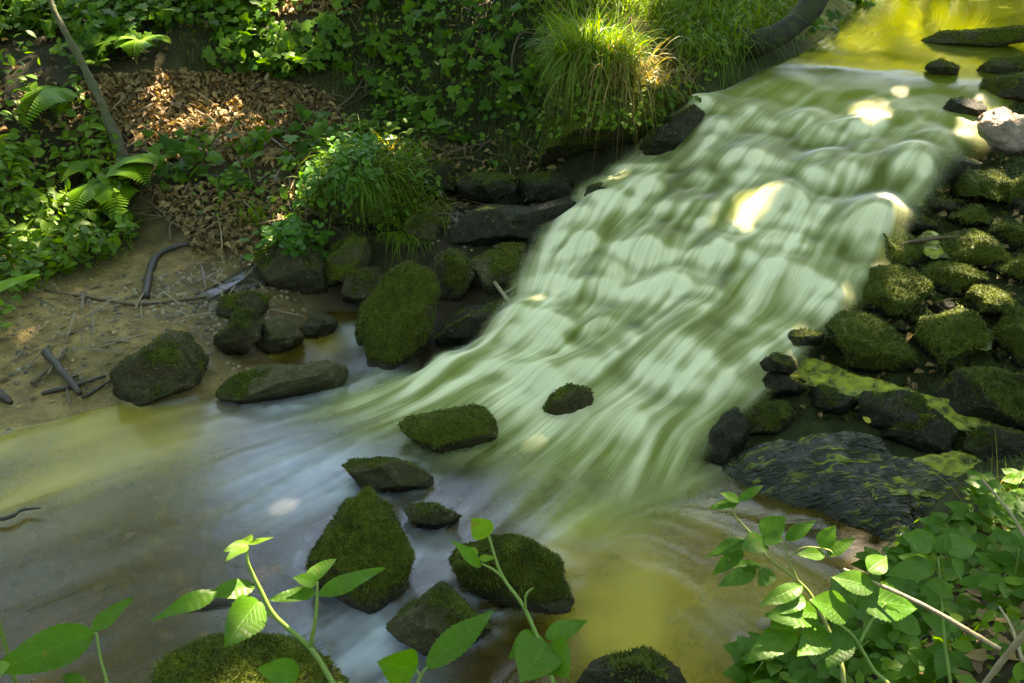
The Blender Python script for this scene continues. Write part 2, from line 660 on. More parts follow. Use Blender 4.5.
# --- the cascade: a sheet of streamlines between its two edges, from the basin above down into the pool
EDGE = [((2.1, 9.6), (6.0, 9.6)), ((1.9, 8.2), (5.2, 8.4)), (None, (812, 22), (1120, 30)), (None, (785, 52), (1060, 66)), (None, (735, 85), (1010, 108)), (None, (675, 118), (975, 152)),
        (None, (622, 165), (935, 197)), (None, (578, 208), (905, 242)), (None, (538, 255), (880, 287)), (None, (518, 300), (846, 328)),
        (None, (490, 338), (795, 368)), (None, (445, 365), (748, 412)), (None, (392, 392), (708, 448)), (None, (330, 412), (690, 480)), (None, (270, 430), (678, 515)), (None, (200, 470), (670, 560))]
EL, ER = [], []
for e in EDGE:
    if e[0] is not None:
        EL.append(np.array(e[0])); ER.append(np.array(e[1]))
    else:
        for lst, p in ((EL, e[1]), (ER, e[2])):
            q = plane_hit(*p)
            if q[2] > .88:
                q = at_z(p[0], p[1], .88)
            if q[2] < 0.0:
                q = at_z(p[0], p[1], 0.0)
            lst.append(q[:2])
NU, NV = 300, 560
CL, CR = catmull(EL, NV), catmull(ER, NV)
# even spacing along the flow
seg = np.r_[0, np.cumsum(np.linalg.norm(np.diff((CL + CR) / 2, axis=0), axis=1))]
# denser where the water falls
tt = np.interp(np.linspace(0, 1, NV), [0, .10, 1], [0, .38, 1]) * seg[-1]
tt = np.interp(np.arange(NV), np.arange(NV), tt)
CL = np.stack([np.interp(tt, seg, CL[:, k]) for k in (0, 1)], 1)
CR = np.stack([np.interp(tt, seg, CR[:, k]) for k in (0, 1)], 1)
U = np.linspace(-.06, 1.06, NU)
CXY = CL[:, None] * (1 - U)[None, :, None] + CR[:, None] * U[None, :, None]
cx, cyy = CXY[..., 0], CXY[..., 1]
sdist = (cx - HF[0]) * HN[0] + (cyy - HF[1]) * HN[1]
adist = (cx - HF[0]) * HN[1] - (cyy - HF[1]) * HN[0]
base_z = HS * sdist
base_z = np.where(base_z > 0.82, 0.82 + 0.06 * (1 - np.exp(-(base_z - 0.82) / 0.06)), base_z)   # rounds over the lip to the level basin
base_z = np.where(base_z < .5, .03 * np.log1p(np.exp(np.clip(base_z / .03, -30, 30))), base_z)   # runs out level at the foot
act = sstep(-.05, .22, sdist) * (.35 + .65 * sstep(2.6, 1.9, sdist)) * sstep(2.95, 2.4, sdist)          # where it tumbles


wob = fbm(np.stack([adist * 2.5, sdist * 2.5, adist * 0], -1), 3, 4)
wo2 = fbm(np.stack([adist * 3.1, sdist * 2.2, adist * 0 + 9], -1), 3, 14)
# drowned stones: a long back upstream, a short steep face downstream, crests bowed like shingles
rgc = np.random.default_rng(78)
acc = np.ones(adist.shape)
KS = 90.0
for i in range(380):
    a0, s0 = rgc.uniform(-1.4, 1.0), rgc.uniform(.0, 3.2)
    ra = rgc.uniform(.045, .13) * (1 if rgc.random() < .8 else 1.7)
    up, dn, h = ra * rgc.uniform(.8, 1.5), ra * rgc.uniform(.38, .7), ra * rgc.uniform(.26, .62)
    skew = rgc.normal() * .35
    da = (adist - a0) + .35 * ra * wob
    ds = (sdist - s0) + .30 * ra * wo2 + skew * da
    ds = ds + .30 * da * da / ra
    d2 = (da / ra) ** 2 + np.where(ds > 0, ds / up, ds / dn) ** 2
    acc += np.exp(KS * h * np.exp(-d2 * .9)) - 1
lump = np.log(acc) / KS + .03 * wob
# steps: the sheet drops in ledges
ph = sdist / .34 + .9 * fbm(np.stack([adist * 1.6, sdist * .8, adist * 0 + 3], -1), 2, 9)
fr_ = ph - np.floor(ph)
step = np.where(fr_ < .3, sstep(0, .3, fr_), 1.0 - (fr_ - .3) / .7 * 0.0) - fr_      # steep riser, flat tread
lump = lump + .03 * step
lump = blur(lump, 3)
sink = .07 * (sstep(.10, -.06, U) + sstep(.88, 1.06, U))[None, :]
sink = sink * sstep(-.1, .2, sdist)
cz_ = base_z - sink + (.016 + .02 * sstep(-.1, .1, sdist)) + act * lump
# flow turns aside from the humps
gj, gi = np.gradient(lump * act)
cell = np.linalg.norm(CXY[:, 1:] - CXY[:, :-1], axis=2).mean()
vx = np.clip(-gi / cell * 1.5, -1.2, 1.2)
vy = np.ones_like(vx)
nrm = np.hypot(vx, vy)
vx, vy = vx / nrm, vy / nrm
s_f = lic(rng.normal(size=(NV, NU)), vx, vy, 16)
s_c = lic(blur(rng.normal(size=(NV, NU)), 14), vx, vy, 22, 1.3)
drop = -np.gradient(cz_, axis=0) / np.gradient(seg[-1] * np.linspace(0, 1, NV))[:, None]
drop = -np.gradient(cz_, axis=0) / np.gradient(tt)[:, None]
curv = lump - blur(lump, 60)
dd_ = np.gradient(blur(drop, 2), axis=0) / np.gradient(tt)[:, None]
conv = sstep(1.0, 9.0, dd_)                 # lips
conc = sstep(1.5, 10.0, -dd_)               # the feet of the little falls
src = conv


def downstream(G, tau, n=70):
    """foam carried on from where it is made, thinning out along the flow"""
    J, I = np.meshgrid(np.arange(NV, dtype=float), np.arange(NU, dtype=float), indexing='ij')
    out = np.zeros_like(G)
    for k in range(n):
        j = np.clip(J, 0, NV - 1.001); i = np.clip(I, 0, NU - 1.001)
        jj, ii = j.astype(int), i.astype(int)
        fy, fx = j - jj, i - ii
        sm = lambda A: A[jj, ii] * (1 - fy) * (1 - fx) + A[jj, ii + 1] * (1 - fy) * fx + A[jj + 1, ii] * fy * (1 - fx) + A[jj + 1, ii + 1] * fy * fx
        out += math.exp(-k / tau) * sm(G)
        I = I - sm(vx); J = J - sm(vy)
    return out


adv = downstream(src, 6) + .45 * downstream(src, 18)
brk = blur(fbm(np.stack([adist * 9, sdist * 6, adist * 0], -1), 4, 51), 1)
adv = np.clip(adv / np.percentile(adv[act > .9], 92), 0, 1.3)
steep = adv
f = .36 + .48 * adv * (1 + .13 * s_f.clip(-2, 2)) - .34 * blur(conc, 2) + .10 * s_c + .03 * s_f + .26 * brk * (.5 + .5 * np.clip(1 - adv, 0, 1)) + .10 * sstep(.5, -.4, adist) + .20 * wo2
f = f + .16 * sstep(.9, .0, sdist) - .26 * sstep(1.6, 2.5, sdist)
f = blur(f, 3)
f = blur(f, 2) * 1.35 - .27
for (hx, hy, r, a) in ((742, 232, .13, .6), (862, 144, .09, .5), (775, 95, .06, .2), (600, 345, .1, .15), (520, 400, .12, .2)):    # foam thickened to paint the sun's hot spots white, with fainter spots beside
    q = plane_hit(hx, hy)
    f = f + a * np.exp(-((cx - q[0]) ** 2 + (cyy - q[1]) ** 2) / (r * r))
f = np.clip(f, .04, .95) * sstep(-.6, -.1, sdist) * sstep(2.85, 2.25, sdist)
calm = 1 - sstep(2.9, 2.35, sdist)
_u = U[None, :] + .03 * wo2
fade = sstep(-.05, .03, _u) * sstep(1.04, .95, _u) * sstep(-.55, .10, sdist + .03 * s_c.clip(-1.5, 1.5))
edge = sstep(-.03, .05, U)[None, :] * sstep(1.03, .95, U)[None, :]
f = f * (.4 + .6 * edge)
tone = np.clip(.30 + .35 * np.clip(adv, 0, 1) + .10 * s_f + .12 * s_c + .25 * sstep(.55, .9, f), 0, 1)
murk_c = .72 - .40 * calm
WM_C = water_material("cascade_water", (.085, .115, .014), (.55, .62, .18), 30, None, .08, sand_sheen=(.24, .28, .022))
cascade = mesh_obj("cascade_water", np.stack([cx, cyy, cz_], -1).reshape(-1, 3), grid_faces(NU, NV)[:, ::-1], WM_C,
                   colors={"foam": f.ravel(), "streak": (s_f * .5 + s_c * .5).ravel() * .5, "tone": tone.ravel(), "murk": (murk_c + 0 * f).ravel(), "fade": fade.ravel(), "calm": calm.ravel(), "sand": (sstep(1.75, 2.6, sdist) * np.clip(.8 + .3 * wo2, 0, 1)).ravel()})  # "sand" here paints the yellow-green reflection on the water at the lip; foam includes the painted hot spots
tag(cascade, kind="structure")

# --- the pool
PX = np.arange(-5.2, 2.3, .014)
PY = np.arange(.7, 4.7, .014)
px_, py_ = np.meshgrid(PX, PY)
DIRS = [((640, 470), (580, 520)), ((600, 480), (545, 535)), ((540, 440), (480, 490)), ((480, 420), (430, 450)), ((420, 400), (330, 425)), ((330, 420), (230, 445)),
        ((350, 470), (290, 505)), ((300, 500), (220, 540)), ((200, 450), (120, 472)), ((100, 470), (0, 510)), ((250, 560), (180, 600)), ((420, 580), (370, 640)),
        ((330, 640), (270, 683)), ((550, 600), (500, 640)), ((690, 540), (630, 500)), ((730, 600), (700, 560)), ((620, 600), (650, 650)), ((100, 600), (20, 630)), ((370, 340), (390, 380)),
        ((430, 480), (380, 540)), ((200, 410), (100, 430)), ((0, 450), (-80, 470)), ((0, 600), (-90, 630)), ((520, 540), (470, 590))]
q0 = np.array([at_z(*a, 0)[:2] for a, b in DIRS])
qd = np.array([at_z(*b, 0)[:2] - at_z(*a, 0)[:2] for a, b in DIRS])
qd /= np.linalg.norm(qd, axis=1)[:, None]
w = 1 / (((px_[..., None] - q0[:, 0]) ** 2 + (py_[..., None] - q0[:, 1]) ** 2) + .02) ** 1.5
vf = (w[..., None] * qd).sum(2)
vf /= np.linalg.norm(vf, axis=2)[..., None] + 1e-9
ps_f = lic(rng.normal(size=px_.shape), vf[..., 0], vf[..., 1], 22)
ps_c = lic(blur(rng.normal(size=px_.shape), 10), vf[..., 0], vf[..., 1], 26, 1.3)
_pp = np.stack([px_, py_, 0 * px_], -1)
mott = fbm(_pp * 3.2, 4, 31)
fine = fbm(_pp * 26, 3, 37)
BLOBS = [(620, 462, .26, .8), (560, 448, .2, .65), (500, 425, .2, .75), (445, 408, .18, .75), (395, 405, .16, .6), (345, 425, .22, .32), (600, 492, .17, .55), (550, 510, .18, .35), (655, 470, .14, .5),
         (300, 462, .22, .34), (345, 485, .18, .42), (255, 480, .18, .26), (270, 520, .15, .28), (350, 635, .2, .42), (390, 655, .14, .4), (435, 545, .1, .4), (310, 660, .16, .3),
         (366, 340, .09, .65), (378, 362, .09, .7), (392, 384, .1, .6), (350, 330, .06, .5), (340, 398, .14, .34), (290, 408, .18, .28), (200, 418, .18, .16), (730, 625, .1, .2), (120, 470, .2, .12), (560, 466, .08, .5), (230, 610, .12, .16)]  # foam, with a sunlit hot spot and blue sheen patches painted in
pf = np.zeros(px_.shape)
cool = np.zeros(px_.shape)
for (bx, by, r, a) in BLOBS:
    q = at_z(bx, by, 0)
    dx, dy = px_ - q[0], py_ - q[1]
    d2 = (dx * dx + dy * dy) / (r * r)
    g = a * np.exp(-d2 * .9)
    pf = pf + g * (1 - pf)
veil = np.zeros(px_.shape)
for (bx, by, r) in [(640, 470, .35), (560, 450, .35), (490, 420, .3), (420, 400, .25), (600, 500, .25), (370, 410, .2)]:
    q = at_z(bx, by, 0)
    veil += np.exp(-((px_ - q[0]) ** 2 + (py_ - q[1]) ** 2) / (r * r))
pf = np.clip(np.where(veil > .5, pf, pf ** 1.25) * .80 * (1 + .16 * ps_c + .03 * ps_f + .7 * mott + .25 * fine), 0, .9)
for (bx, by, r) in [(355, 560, .19), (512, 575, .19), (438, 620, .16), (450, 435, .17), (390, 478, .15), (432, 515, .09), (165, 385, .2), (282, 390, .2)]:    # froth held against the stones
    q = at_z(bx, by, 0)
    d_ = np.hypot(px_ - q[0], (py_ - q[1]) * 1.3)
    pf = np.clip(pf + .22 * np.exp(-((d_ - r) / .035) ** 2) * np.clip(.6 + 1.2 * fine, 0, 1), 0, .92)
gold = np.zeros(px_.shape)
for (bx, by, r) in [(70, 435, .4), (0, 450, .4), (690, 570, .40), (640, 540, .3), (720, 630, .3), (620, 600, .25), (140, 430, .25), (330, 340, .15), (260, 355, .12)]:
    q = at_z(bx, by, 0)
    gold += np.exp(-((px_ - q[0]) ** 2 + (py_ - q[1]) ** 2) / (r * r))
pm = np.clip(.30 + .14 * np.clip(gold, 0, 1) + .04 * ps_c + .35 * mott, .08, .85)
pz = .004 * ps_c * np.clip(pf * 2, .1, 1) + .012 * pf
bedm = hgt(px_, py_)
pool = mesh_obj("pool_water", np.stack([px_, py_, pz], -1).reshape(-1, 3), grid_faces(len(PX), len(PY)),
                water_material("pool_water", (.080, .052, .010), (.88, .74, .34), 16, .22, .2, foam_lo=(.46, .55, .74), foam_hi=(.70, .77, .93)),  # the sky's blue is put into the white foam's colour
                colors={"foam": pf.ravel(), "streak": (ps_f * .15 + ps_c * .85).ravel() * .5, "tone": np.clip(.6 + .15 * ps_f, 0, 1).ravel(), "murk": pm.ravel(), "veil": np.clip(veil, 0, 1).ravel(), "sand": np.clip(gold * (.85 + .2 * ps_c), 0, 1).ravel(), "fade": np.ones(pf.size)})  # foam includes the painted hot spot and sheen patches
tag(pool, kind="structure")

# ------------------------------------------------------------------ rocks
def rock_material(name, c1, c2, moss1, moss2, bump=1.0, rough=.9, spec=.15):
    M = Mat(name)
    P_ = M.pos()
    oi = M.n("ObjectInfo").outputs["Random"]
    n1 = M.noise(22, 6, .6, P_)
    n2 = M.noise(150, 4, .6, P_)
    nl = M.noise(60, 5, .7, P_)
    c = M.mix(n1, c1, c2)
    c = M.mix(M.ramp(nl, (.60, 0), (.66, .55)), c, (.26, .26, .16))             # lichen
    c = M.mix(.6, c, M.ramp(n2, (.3, .5), (.7, 1.3)), 'MULTIPLY')
    mo = M.mix(M.noise(70, 5, .65, P_), moss1, moss2)
    mask = M.ramp(M.math('ADD', M.attr("moss"), M.math('MULTIPLY', M.math('SUBTRACT', M.noise(38, 5, .65, P_), .5), .9)), (.38, 0), (.56, 1))
    wet = M.attr("wet")
    c = M.mix(mask, c, mo)
    c = M.mix(M.math('MULTIPLY', wet, .62), c, (.010, .010, .007))
    c = M.mix(1.0, c, M.ramp(oi, (0, .8), (1, 1.2)), 'MULTIPLY')
    bs = M.n("BsdfPrincipled", None, Base_Color=c)
    M.set(bs, "Roughness", M.mix(wet, (rough,) * 3, (.16,) * 3))
    M.set(bs, "Specular IOR Level", spec)
    h = M.math('ADD', M.math('MULTIPLY', n1, 1.2), M.math('ADD', M.math('MULTIPLY', n2, .35), M.math('MULTIPLY', mask, .35)))
    M.set(bs, "Normal", M.bump(h, 1.0 * bump, .022))
    return M.done(bs)


MAT_ROCK = rock_material("granite_with_moss", (.020, .019, .010), (.115, .100, .048), (.024, .034, .004), (.098, .118, .011))
MAT_ROCK_DARK = rock_material("wet_dark_stone", (.010, .010, .006), (.045, .042, .022), (.024, .036, .004), (.090, .115, .010), rough=.5)
MAT_ROCK_PALE = rock_material("bare_pale_stone", (.20, .14, .11), (.40, .32, .26), (.05, .06, .015), (.10, .11, .03), bump=1.4, rough=.45)
_m = Mat("moss_tufts")
_r = _m.attr("rnd")
_c = _m.ramp(_r, (0, (.014, .022, .003)), (.5, (.070, .096, .008)), (1, (.24, .27, .022)))
_b = _m.n("BsdfPrincipled", None, Base_Color=_c, Roughness=.75)
_t = _m.n("BsdfTranslucent", None, Color=_c)
MAT_MOSS = _m.done(_m.shmix(.3, _b, _t))


def fuzz(V, F, w, n, length, width, lean=0.25):
    """n short blades on the quads F of V, weighted by the vertex weights w"""
    a, b, c, d = (V[F[:, k]] for k in range(4))
    nrm = np.cross(c - a, d - b)
    ar = np.linalg.norm(nrm, axis=1)
    nrm /= ar[:, None] + 1e-12
    fw = ar * np.clip(w[F].mean(1) - .12, 0, 1) ** 1.5
    if fw.sum() <= 0:
        return None
    k = rng.choice(len(F), n, p=fw / fw.sum())
    u, v = rng.random((2, n, 1))
    P = (a[k] * (1 - u) + b[k] * u) * (1 - v) + (d[k] * (1 - u) + c[k] * u) * v
    N = nrm[k]
    D = N + rng.normal(size=(n, 3)) * .55 + np.array([0, 0, -lean])
    D /= np.linalg.norm(D, axis=1)[:, None]
    L = length * (.5 + rng.random(n))[:, None]
    S = np.cross(D, rng.normal(size=(n, 3)))
    S /= np.linalg.norm(S, axis=1)[:, None] + 1e-9
    W = width * (.6 + .8 * rng.random(n))[:, None]
    base = P - N * .002
    mid = base + D * L * .55 + N * L * .05
    tip = base + D * L + np.array([0, 0, -.15]) * L
    VV = np.stack([base - S * W * .5, base + S * W * .5, mid + S * W * .35, mid - S * W * .35, tip], 1).reshape(-1, 3)
    o = (np.arange(n) * 5)[:, None]
    clump = .5 + .5 * fbm(P * 22, 2, 5)
    r = np.clip(.15 + .45 * clump + .35 * rng.random(n) * clump + .15 * (rng.random(n) - .5), 0, 1)
    return VV, [np.hstack([o, o + 1, o + 2, o + 3]), np.hstack([o + 3, o + 2, o + 4])], np.repeat(r, 5)


ROCKN = [0]


def rock(poly, label, moss=.6, depth=.85, cuts=5, mat=None, wet=0.0, fz=1.0, name="boulder", cat="rock", group=None, back=.3, rough=.10, t=None, sink=1.25, res=1.0, grow=1.0):
    ROCKN[0] += 1
    sd = ROCKN[0] * 7
    rg = np.random.default_rng(100 + sd)
    poly = np.array(poly, float)
    poly = poly.mean(0) + (poly - poly.mean(0)) * grow
    c2 = np.array([poly[:, 0].mean() * .5 + (poly[:, 0].max() + poly[:, 0].min()) * .25, (poly[:, 1].max() + poly[:, 1].min()) * .5])
    yb = poly[:, 1].max()
    xb = poly[poly[:, 1] > yb - 6][:, 0].mean()
    t0 = hit_t(xb, yb) if t is None else t
    hw = (poly[:, 0].max() - poly[:, 0].min()) * .5 * t0 / FPX
    hh = (poly[:, 1].max() - poly[:, 1].min()) * .5 * t0 / FPX
    D = depth * (hw * .6 + hh * .6)
    tc = t0 + back * D
    ctr = at_depth(c2[0], c2[1], tc)
    view = ray(c2[0], c2[1]); view /= np.linalg.norm(view)
    ux = np.cross(view, [0, 0, 1.0]); ux /= np.linalg.norm(ux)
    uy = np.cross(ux, view)
    # outline in metres, its foot pushed into the ground
    q = np.array([at_depth(a, b, tc) for a, b in poly]) - ctr
    q = np.stack([q @ ux, q @ uy], 1)
    q[:, 1] = np.where(q[:, 1] < 0, q[:, 1] * sink, q[:, 1])
    nt = int(np.clip(hw * FPX / t0 * 2.2, 36, 110) * res)
    nf = max(18, int(nt * .5))
    th = np.linspace(0, 2 * np.pi, nt, endpoint=False)
    dirs = np.stack([np.cos(th), np.sin(th)], 1)
    R = np.full(nt, 1e-3)
    for i in range(len(q)):
        a, b = q[i], q[(i + 1) % len(q)]
        e = b - a
        den = dirs[:, 0] * e[1] - dirs[:, 1] * e[0]
        tt_ = (a[0] * e[1] - a[1] * e[0]) / np.where(abs(den) < 1e-9, 1e-9, den)
        s_ = (a[0] * dirs[:, 1] - a[1] * dirs[:, 0]) / np.where(abs(den) < 1e-9, 1e-9, den)
        ok = (tt_ > 0) & (s_ >= -1e-6) & (s_ <= 1 + 1e-6)
        R = np.where(ok, np.maximum(R, tt_), R)
    for _ in range(2):
        R = (np.roll(R, 1) + 2 * R + np.roll(R, -1)) / 4
    phi = np.linspace(-np.pi / 2, np.pi / 2, nf)
    cp = np.abs(np.cos(phi)) ** .8
    L = np.stack([(R * np.cos(th))[None] * cp[:, None], (R * np.sin(th))[None] * cp[:, None], np.repeat(D * np.sin(phi)[:, None], nt, 1)], -1)
    # flat faces of broken stone
    S = np.array([hw, hh, D])
    K = L / S
    for _ in range(cuts + 4):
        n = rg.normal(size=3); n[2] = -abs(n[2]) - .2; n /= np.linalg.norm(n)
        off = rg.uniform(.50, .84)
        over = np.clip(K @ n - off, 0, None)
        K = K - over[..., None] * n * .97
    L = K * S
    V = ctr + L[..., :1] * ux + L[..., 1:2] * uy + L[..., 2:] * view
    V = V.reshape(-1, 3)
    size = (hw + hh) * .5
    nn = fbm((V - ctr) / size * 1.6 + sd, 4, sd) * rough * 1.5 + fbm(V * 24 + sd, 4, sd + 1) * .012 / max(size, .05)
    nn = nn - (.16 * np.abs(fbm((V - ctr) / size * 2.6 + sd * 2, 3, sd + 5)) - .03) * min(1, rough * 10)
    rad = V - ctr
    V = V + rad * nn[:, None]
    F = grid_faces(nt, nf, wrap=True)
    # orient outwards
    a, b, c, d = (V[F[:, k]] for k in range(4))
    nr = np.cross(c - a, d - b)
    if ((nr * ((a + c) / 2 - ctr)).sum(1) > 0).mean() < .5:
        F = F[:, ::-1]
        nr = -nr
    vn = np.zeros_like(V)
    for k in range(4):
        np.add.at(vn, F[:, k], nr)
    vn /= np.linalg.norm(vn, axis=1)[:, None] + 1e-12
    floor = np.maximum(hgt(V[:, 0], V[:, 1]), 0.0)
    above = V[:, 2] - floor
    mm = .46 + .55 * vn[:, 2] + .75 * fbm(V * 8 + sd, 4, sd + 2)
    mm = np.clip(mm - (1 - moss) * 1.15 + .1 + .35 * max(0, moss - .8) / .15, 0, 1) * sstep(.0, .05, above - .012)
    ww = np.clip(wet + sstep(.065, .01, above + .02 * fbm(V * 12, 2, sd)), 0, 1)
    lo = c2[1]
    o = mesh_obj(name, V, F, mat or MAT_ROCK, colors={"moss": mm, "wet": ww})
    tag(o, label, cat, group)
    if fz > 0 and moss > .25:
        px = hw * hh * 4 * (FPX / t0) ** 2
        n = int(np.clip(px * .85 * fz * moss, 150, 9000))
        vis = np.where((vn @ view) < .35, mm, 0)
        g = fuzz(V, F, vis, n, .0115, .0032 * max(1, t0 / 3.2))
        if g is not None:
            mo = mesh_obj("moss", g[0], g[1], MAT_MOSS, parent=o, smooth=False, colors={"rnd": g[2]})
    return o


# -- left shore and pool
rock([(107, 388), (112, 370), (140, 350), (168, 333), (190, 332), (205, 350), (219, 372), (217, 390), (190, 404), (150, 408), (115, 403)], "largest lichen-speckled grey boulder on the sandy shore, flat-topped and sloping", .45, cuts=7)
rock([(199, 345), (225, 328), (235, 312), (250, 309), (264, 318), (262, 335), (240, 355), (215, 362)], "small grey stone with a mossy top behind the largest shore boulder", .5)
rock([(248, 358), (252, 335), (270, 316), (285, 314), (300, 330), (310, 348), (290, 358)], "pointed grey triangular stone standing upright in the shallow brown water", .12, cuts=8)
rock([(213, 395), (225, 378), (260, 367), (320, 362), (345, 362), (350, 378), (335, 388), (290, 400), (250, 404)], "long low whale-backed stone at the edge of the blue water", .4, depth=.7, cuts=3)
rock([(300, 327), (310, 313), (335, 312), (342, 325), (330, 337), (305, 335)], "small flat wet stone beside the little side channel", .1, wet=.5, cuts=4)
rock([(212, 312), (220, 297), (250, 292), (272, 295), (265, 310), (240, 321)], "low brown mossy stone half sunk by the wet mud", .55, cuts=3)
R7 = rock([(252, 258), (262, 240), (290, 230), (320, 240), (335, 270), (335, 300), (318, 303), (290, 292), (265, 280)], "dark boulder crowned with a cushion of bright green clover-like leaves", .5, cuts=4)
rock([(325, 278), (330, 245), (350, 232), (372, 240), (375, 258), (350, 278), (340, 292)], "mossy stone wedged between the leaf-crowned boulder and the tall mossy one", .75)
rock([(343, 308), (345, 280), (365, 262), (385, 262), (382, 288), (365, 308), (355, 314)], "dark smooth stone leaning behind the tallest mossy boulder", .45, wet=.2)
rock([(353, 340), (356, 310), (368, 296), (385, 300), (385, 340), (368, 352)], "narrow mossy stone pressed against the side of the tall mossy boulder", .8)
rock([(364, 345), (368, 300), (385, 276), (408, 262), (430, 270), (438, 295), (435, 325), (415, 355), (395, 367), (372, 365)], "tall upright boulder wholly wrapped in shaggy green moss", .95, cuts=2, fz=1.5)
rock([(432, 292), (435, 255), (455, 240), (475, 255), (480, 282), (460, 302), (440, 307)], "dark mossy rock just behind the tall shaggy boulder", .6, wet=.15)
rock([(462, 292), (475, 260), (500, 242), (535, 242), (540, 262), (520, 287), (490, 297)], "mossy ledge rock at the rim of the cascade", .6, depth=.7)
rock([(432, 347), (440, 310), (470, 300), (505, 300), (520, 310), (510, 332), (470, 352)], "flat dark wet rock lapped by the rim of the cascade", .3, wet=.55, mat=MAT_ROCK_DARK)
rock([(445, 232), (480, 203), (530, 206), (590, 190), (605, 205), (560, 243), (520, 248), (470, 247)], "broad black wet ledge under the grassy mound", .25, wet=.6, mat=MAT_ROCK_DARK, depth=.6)
HUMMOCK = rock([(310, 205), (330, 160), (375, 145), (415, 165), (425, 200), (400, 232), (345, 238)], "earthy hummock stone hidden under low leaves and moss", .95, depth=.8, cuts=1)
rock([(400, 240), (410, 215), (435, 208), (448, 222), (440, 248), (415, 255)], "small mossy stone under yellow drooping grass", .8)
# -- stones in the pool
rock([(398, 412), (430, 406), (470, 404), (488, 408), (502, 430), (485, 447), (470, 456), (440, 450), (400, 434)], "flat-topped block with a green moss cap where the foam fans out", .7, cuts=5, depth=.8)
rock([(337, 460), (350, 452), (400, 460), (442, 478), (430, 490), (395, 499), (365, 488)], "low slanting dark slab upstream of the triangular stone", .42, cuts=7, depth=.7)
rock([(400, 505), (420, 500), (465, 515), (450, 532), (435, 535), (415, 527)], "small thin dark slab between the two biggest mossy pool stones", .35, cuts=7)
rock([(286, 588), (315, 550), (345, 500), (370, 487), (390, 490), (405, 520), (413, 553), (402, 578), (370, 602), (330, 614), (298, 606)], "tall triangular stone thick with olive moss standing in the pool", .9, cuts=6, depth=.85, fz=1.3)
rock([(450, 562), (460, 545), (490, 536), (530, 540), (560, 560), (574, 597), (555, 612), (520, 610), (480, 597), (455, 580)], "rounded moss-covered stone behind the sapling with curled leaves", .9, cuts=3, fz=1.3)
rock([(381, 622), (400, 600), (430, 578), (460, 578), (480, 590), (495, 635), (480, 657), (450, 664), (420, 647)], "brown wet stone with a bare sunlit face, little moss", .35, cuts=8, wet=.12)
rock([(150, 690), (165, 660), (200, 638), (250, 630), (300, 640), (335, 665), (358, 690), (340, 730), (250, 745), (170, 730)], "big round mossy stone at the near edge of the pool", .82, cuts=2, depth=.8, t=2.02, fz=1.2)
rock([(578, 690), (590, 660), (610, 645), (640, 643), (665, 655), (690, 678), (705, 700), (650, 720), (590, 715)], "flat wet speckled stone barely above the near water", .3, wet=.4, t=2.08, depth=.7, mat=MAT_ROCK_DARK)
rock([(542, 414), (555, 393), (570, 386), (588, 392), (592, 407), (575, 417)], "lone dark mossy stone poking out of the foot of the cascade", .65, back=-1.0, grow=1.15)
# -- the grassy mound
MOUND = rock([(540, 135), (545, 100), (560, 66), (600, 36), (650, 34), (692, 52), (694, 92), (662, 130), (640, 160), (590, 187), (555, 182), (538, 160)], "big overhanging mossy mound carrying the long grass", .95, depth=.9, cuts=1, name="mossy_mound", cat="mound", fz=1.0)
# -- the field of stones beside the cascade
Q = dict(depth=.8, cuts=5, fz=.8, grow=1.1, wet=.12, mat=MAT_ROCK_DARK)
rock([(856, 267), (857, 248), (871, 232), (896, 230), (921, 239), (931, 251), (921, 264), (896, 269), (871, 274)], "brown-topped mossy stone touching the cascade above a fallen twig", .95, **Q)
rock([(845, 303), (850, 283), (875, 271), (900, 269), (921, 280), (940, 299), (931, 313), (900, 320), (868, 317)], "wide mossy stone directly below the one with the twig", .95, **Q)
rock([(824, 334), (843, 315), (868, 318), (892, 332), (910, 353), (914, 373), (896, 380), (868, 373), (838, 360)], "dark sloping mossy stone above the green water channel", .95, **Q)
rock([(921, 274), (935, 262), (963, 265), (986, 280), (977, 290), (956, 292), (931, 285)], "low flat mossy stone under the fallen twig's thin end", .95, **Q)
rock([(912, 352), (921, 320), (949, 306), (977, 318), (991, 348), (991, 362), (963, 373), (931, 373)], "big domed mossy stone beside the yellow puddle", .95, **Q)
rock([(961, 302), (977, 286), (1030, 288), (1034, 315), (991, 324), (970, 313)], "broad cushion-like mossy stone cut by the picture's edge", .92, **Q)
rock([(993, 338), (1005, 318), (1035, 312), (1044, 350), (1024, 367), (998, 362)], "rounded mossy stone below the cushion-like one at the edge", .95, **Q)
rock([(942, 250), (943, 232), (970, 230), (994, 241), (1007, 258), (991, 271), (966, 264)], "mossy stone next to the bright yellow trickle", .95, **Q)
rock([(943, 225), (956, 206), (980, 207), (991, 220), (980, 232), (956, 232)], "small round mossy stone uphill of the yellow trickle", .95, **Q)
rock([(987, 236), (1005, 220), (1030, 221), (1034, 248), (1005, 253)], "mossy stone at the picture's edge level with the yellow trickle", .95, **Q)
rock([(950, 192), (970, 172), (1000, 170), (1012, 190), (1000, 207), (966, 209)], "mossy stone just under the bare pinkish rock", .95, **Q)
rock([(1000, 197), (1010, 178), (1035, 175), (1040, 205), (1010, 212)], "mossy stone by the small bright puddles under the bare rock", .95, **Q)
rock([(951, 139), (972, 120), (1007, 109), (1034, 110), (1034, 142), (1000, 157), (972, 150)], "bare pinkish wet rock shining in the sun", .2, mat=MAT_ROCK_PALE, wet=.15, cuts=9, fz=.3, depth=.7, rough=.2)
rock([(930, 182), (940, 160), (965, 150), (985, 160), (980, 180), (955, 189)], "dark wet knob in front of the bare pinkish rock", .2, wet=.4, mat=MAT_ROCK_DARK, cuts=6)
rock([(960, 102), (985, 80), (1044, 70), (1048, 104), (990, 110)], "long dark mossy slab above the bare pinkish rock", .55, **Q)
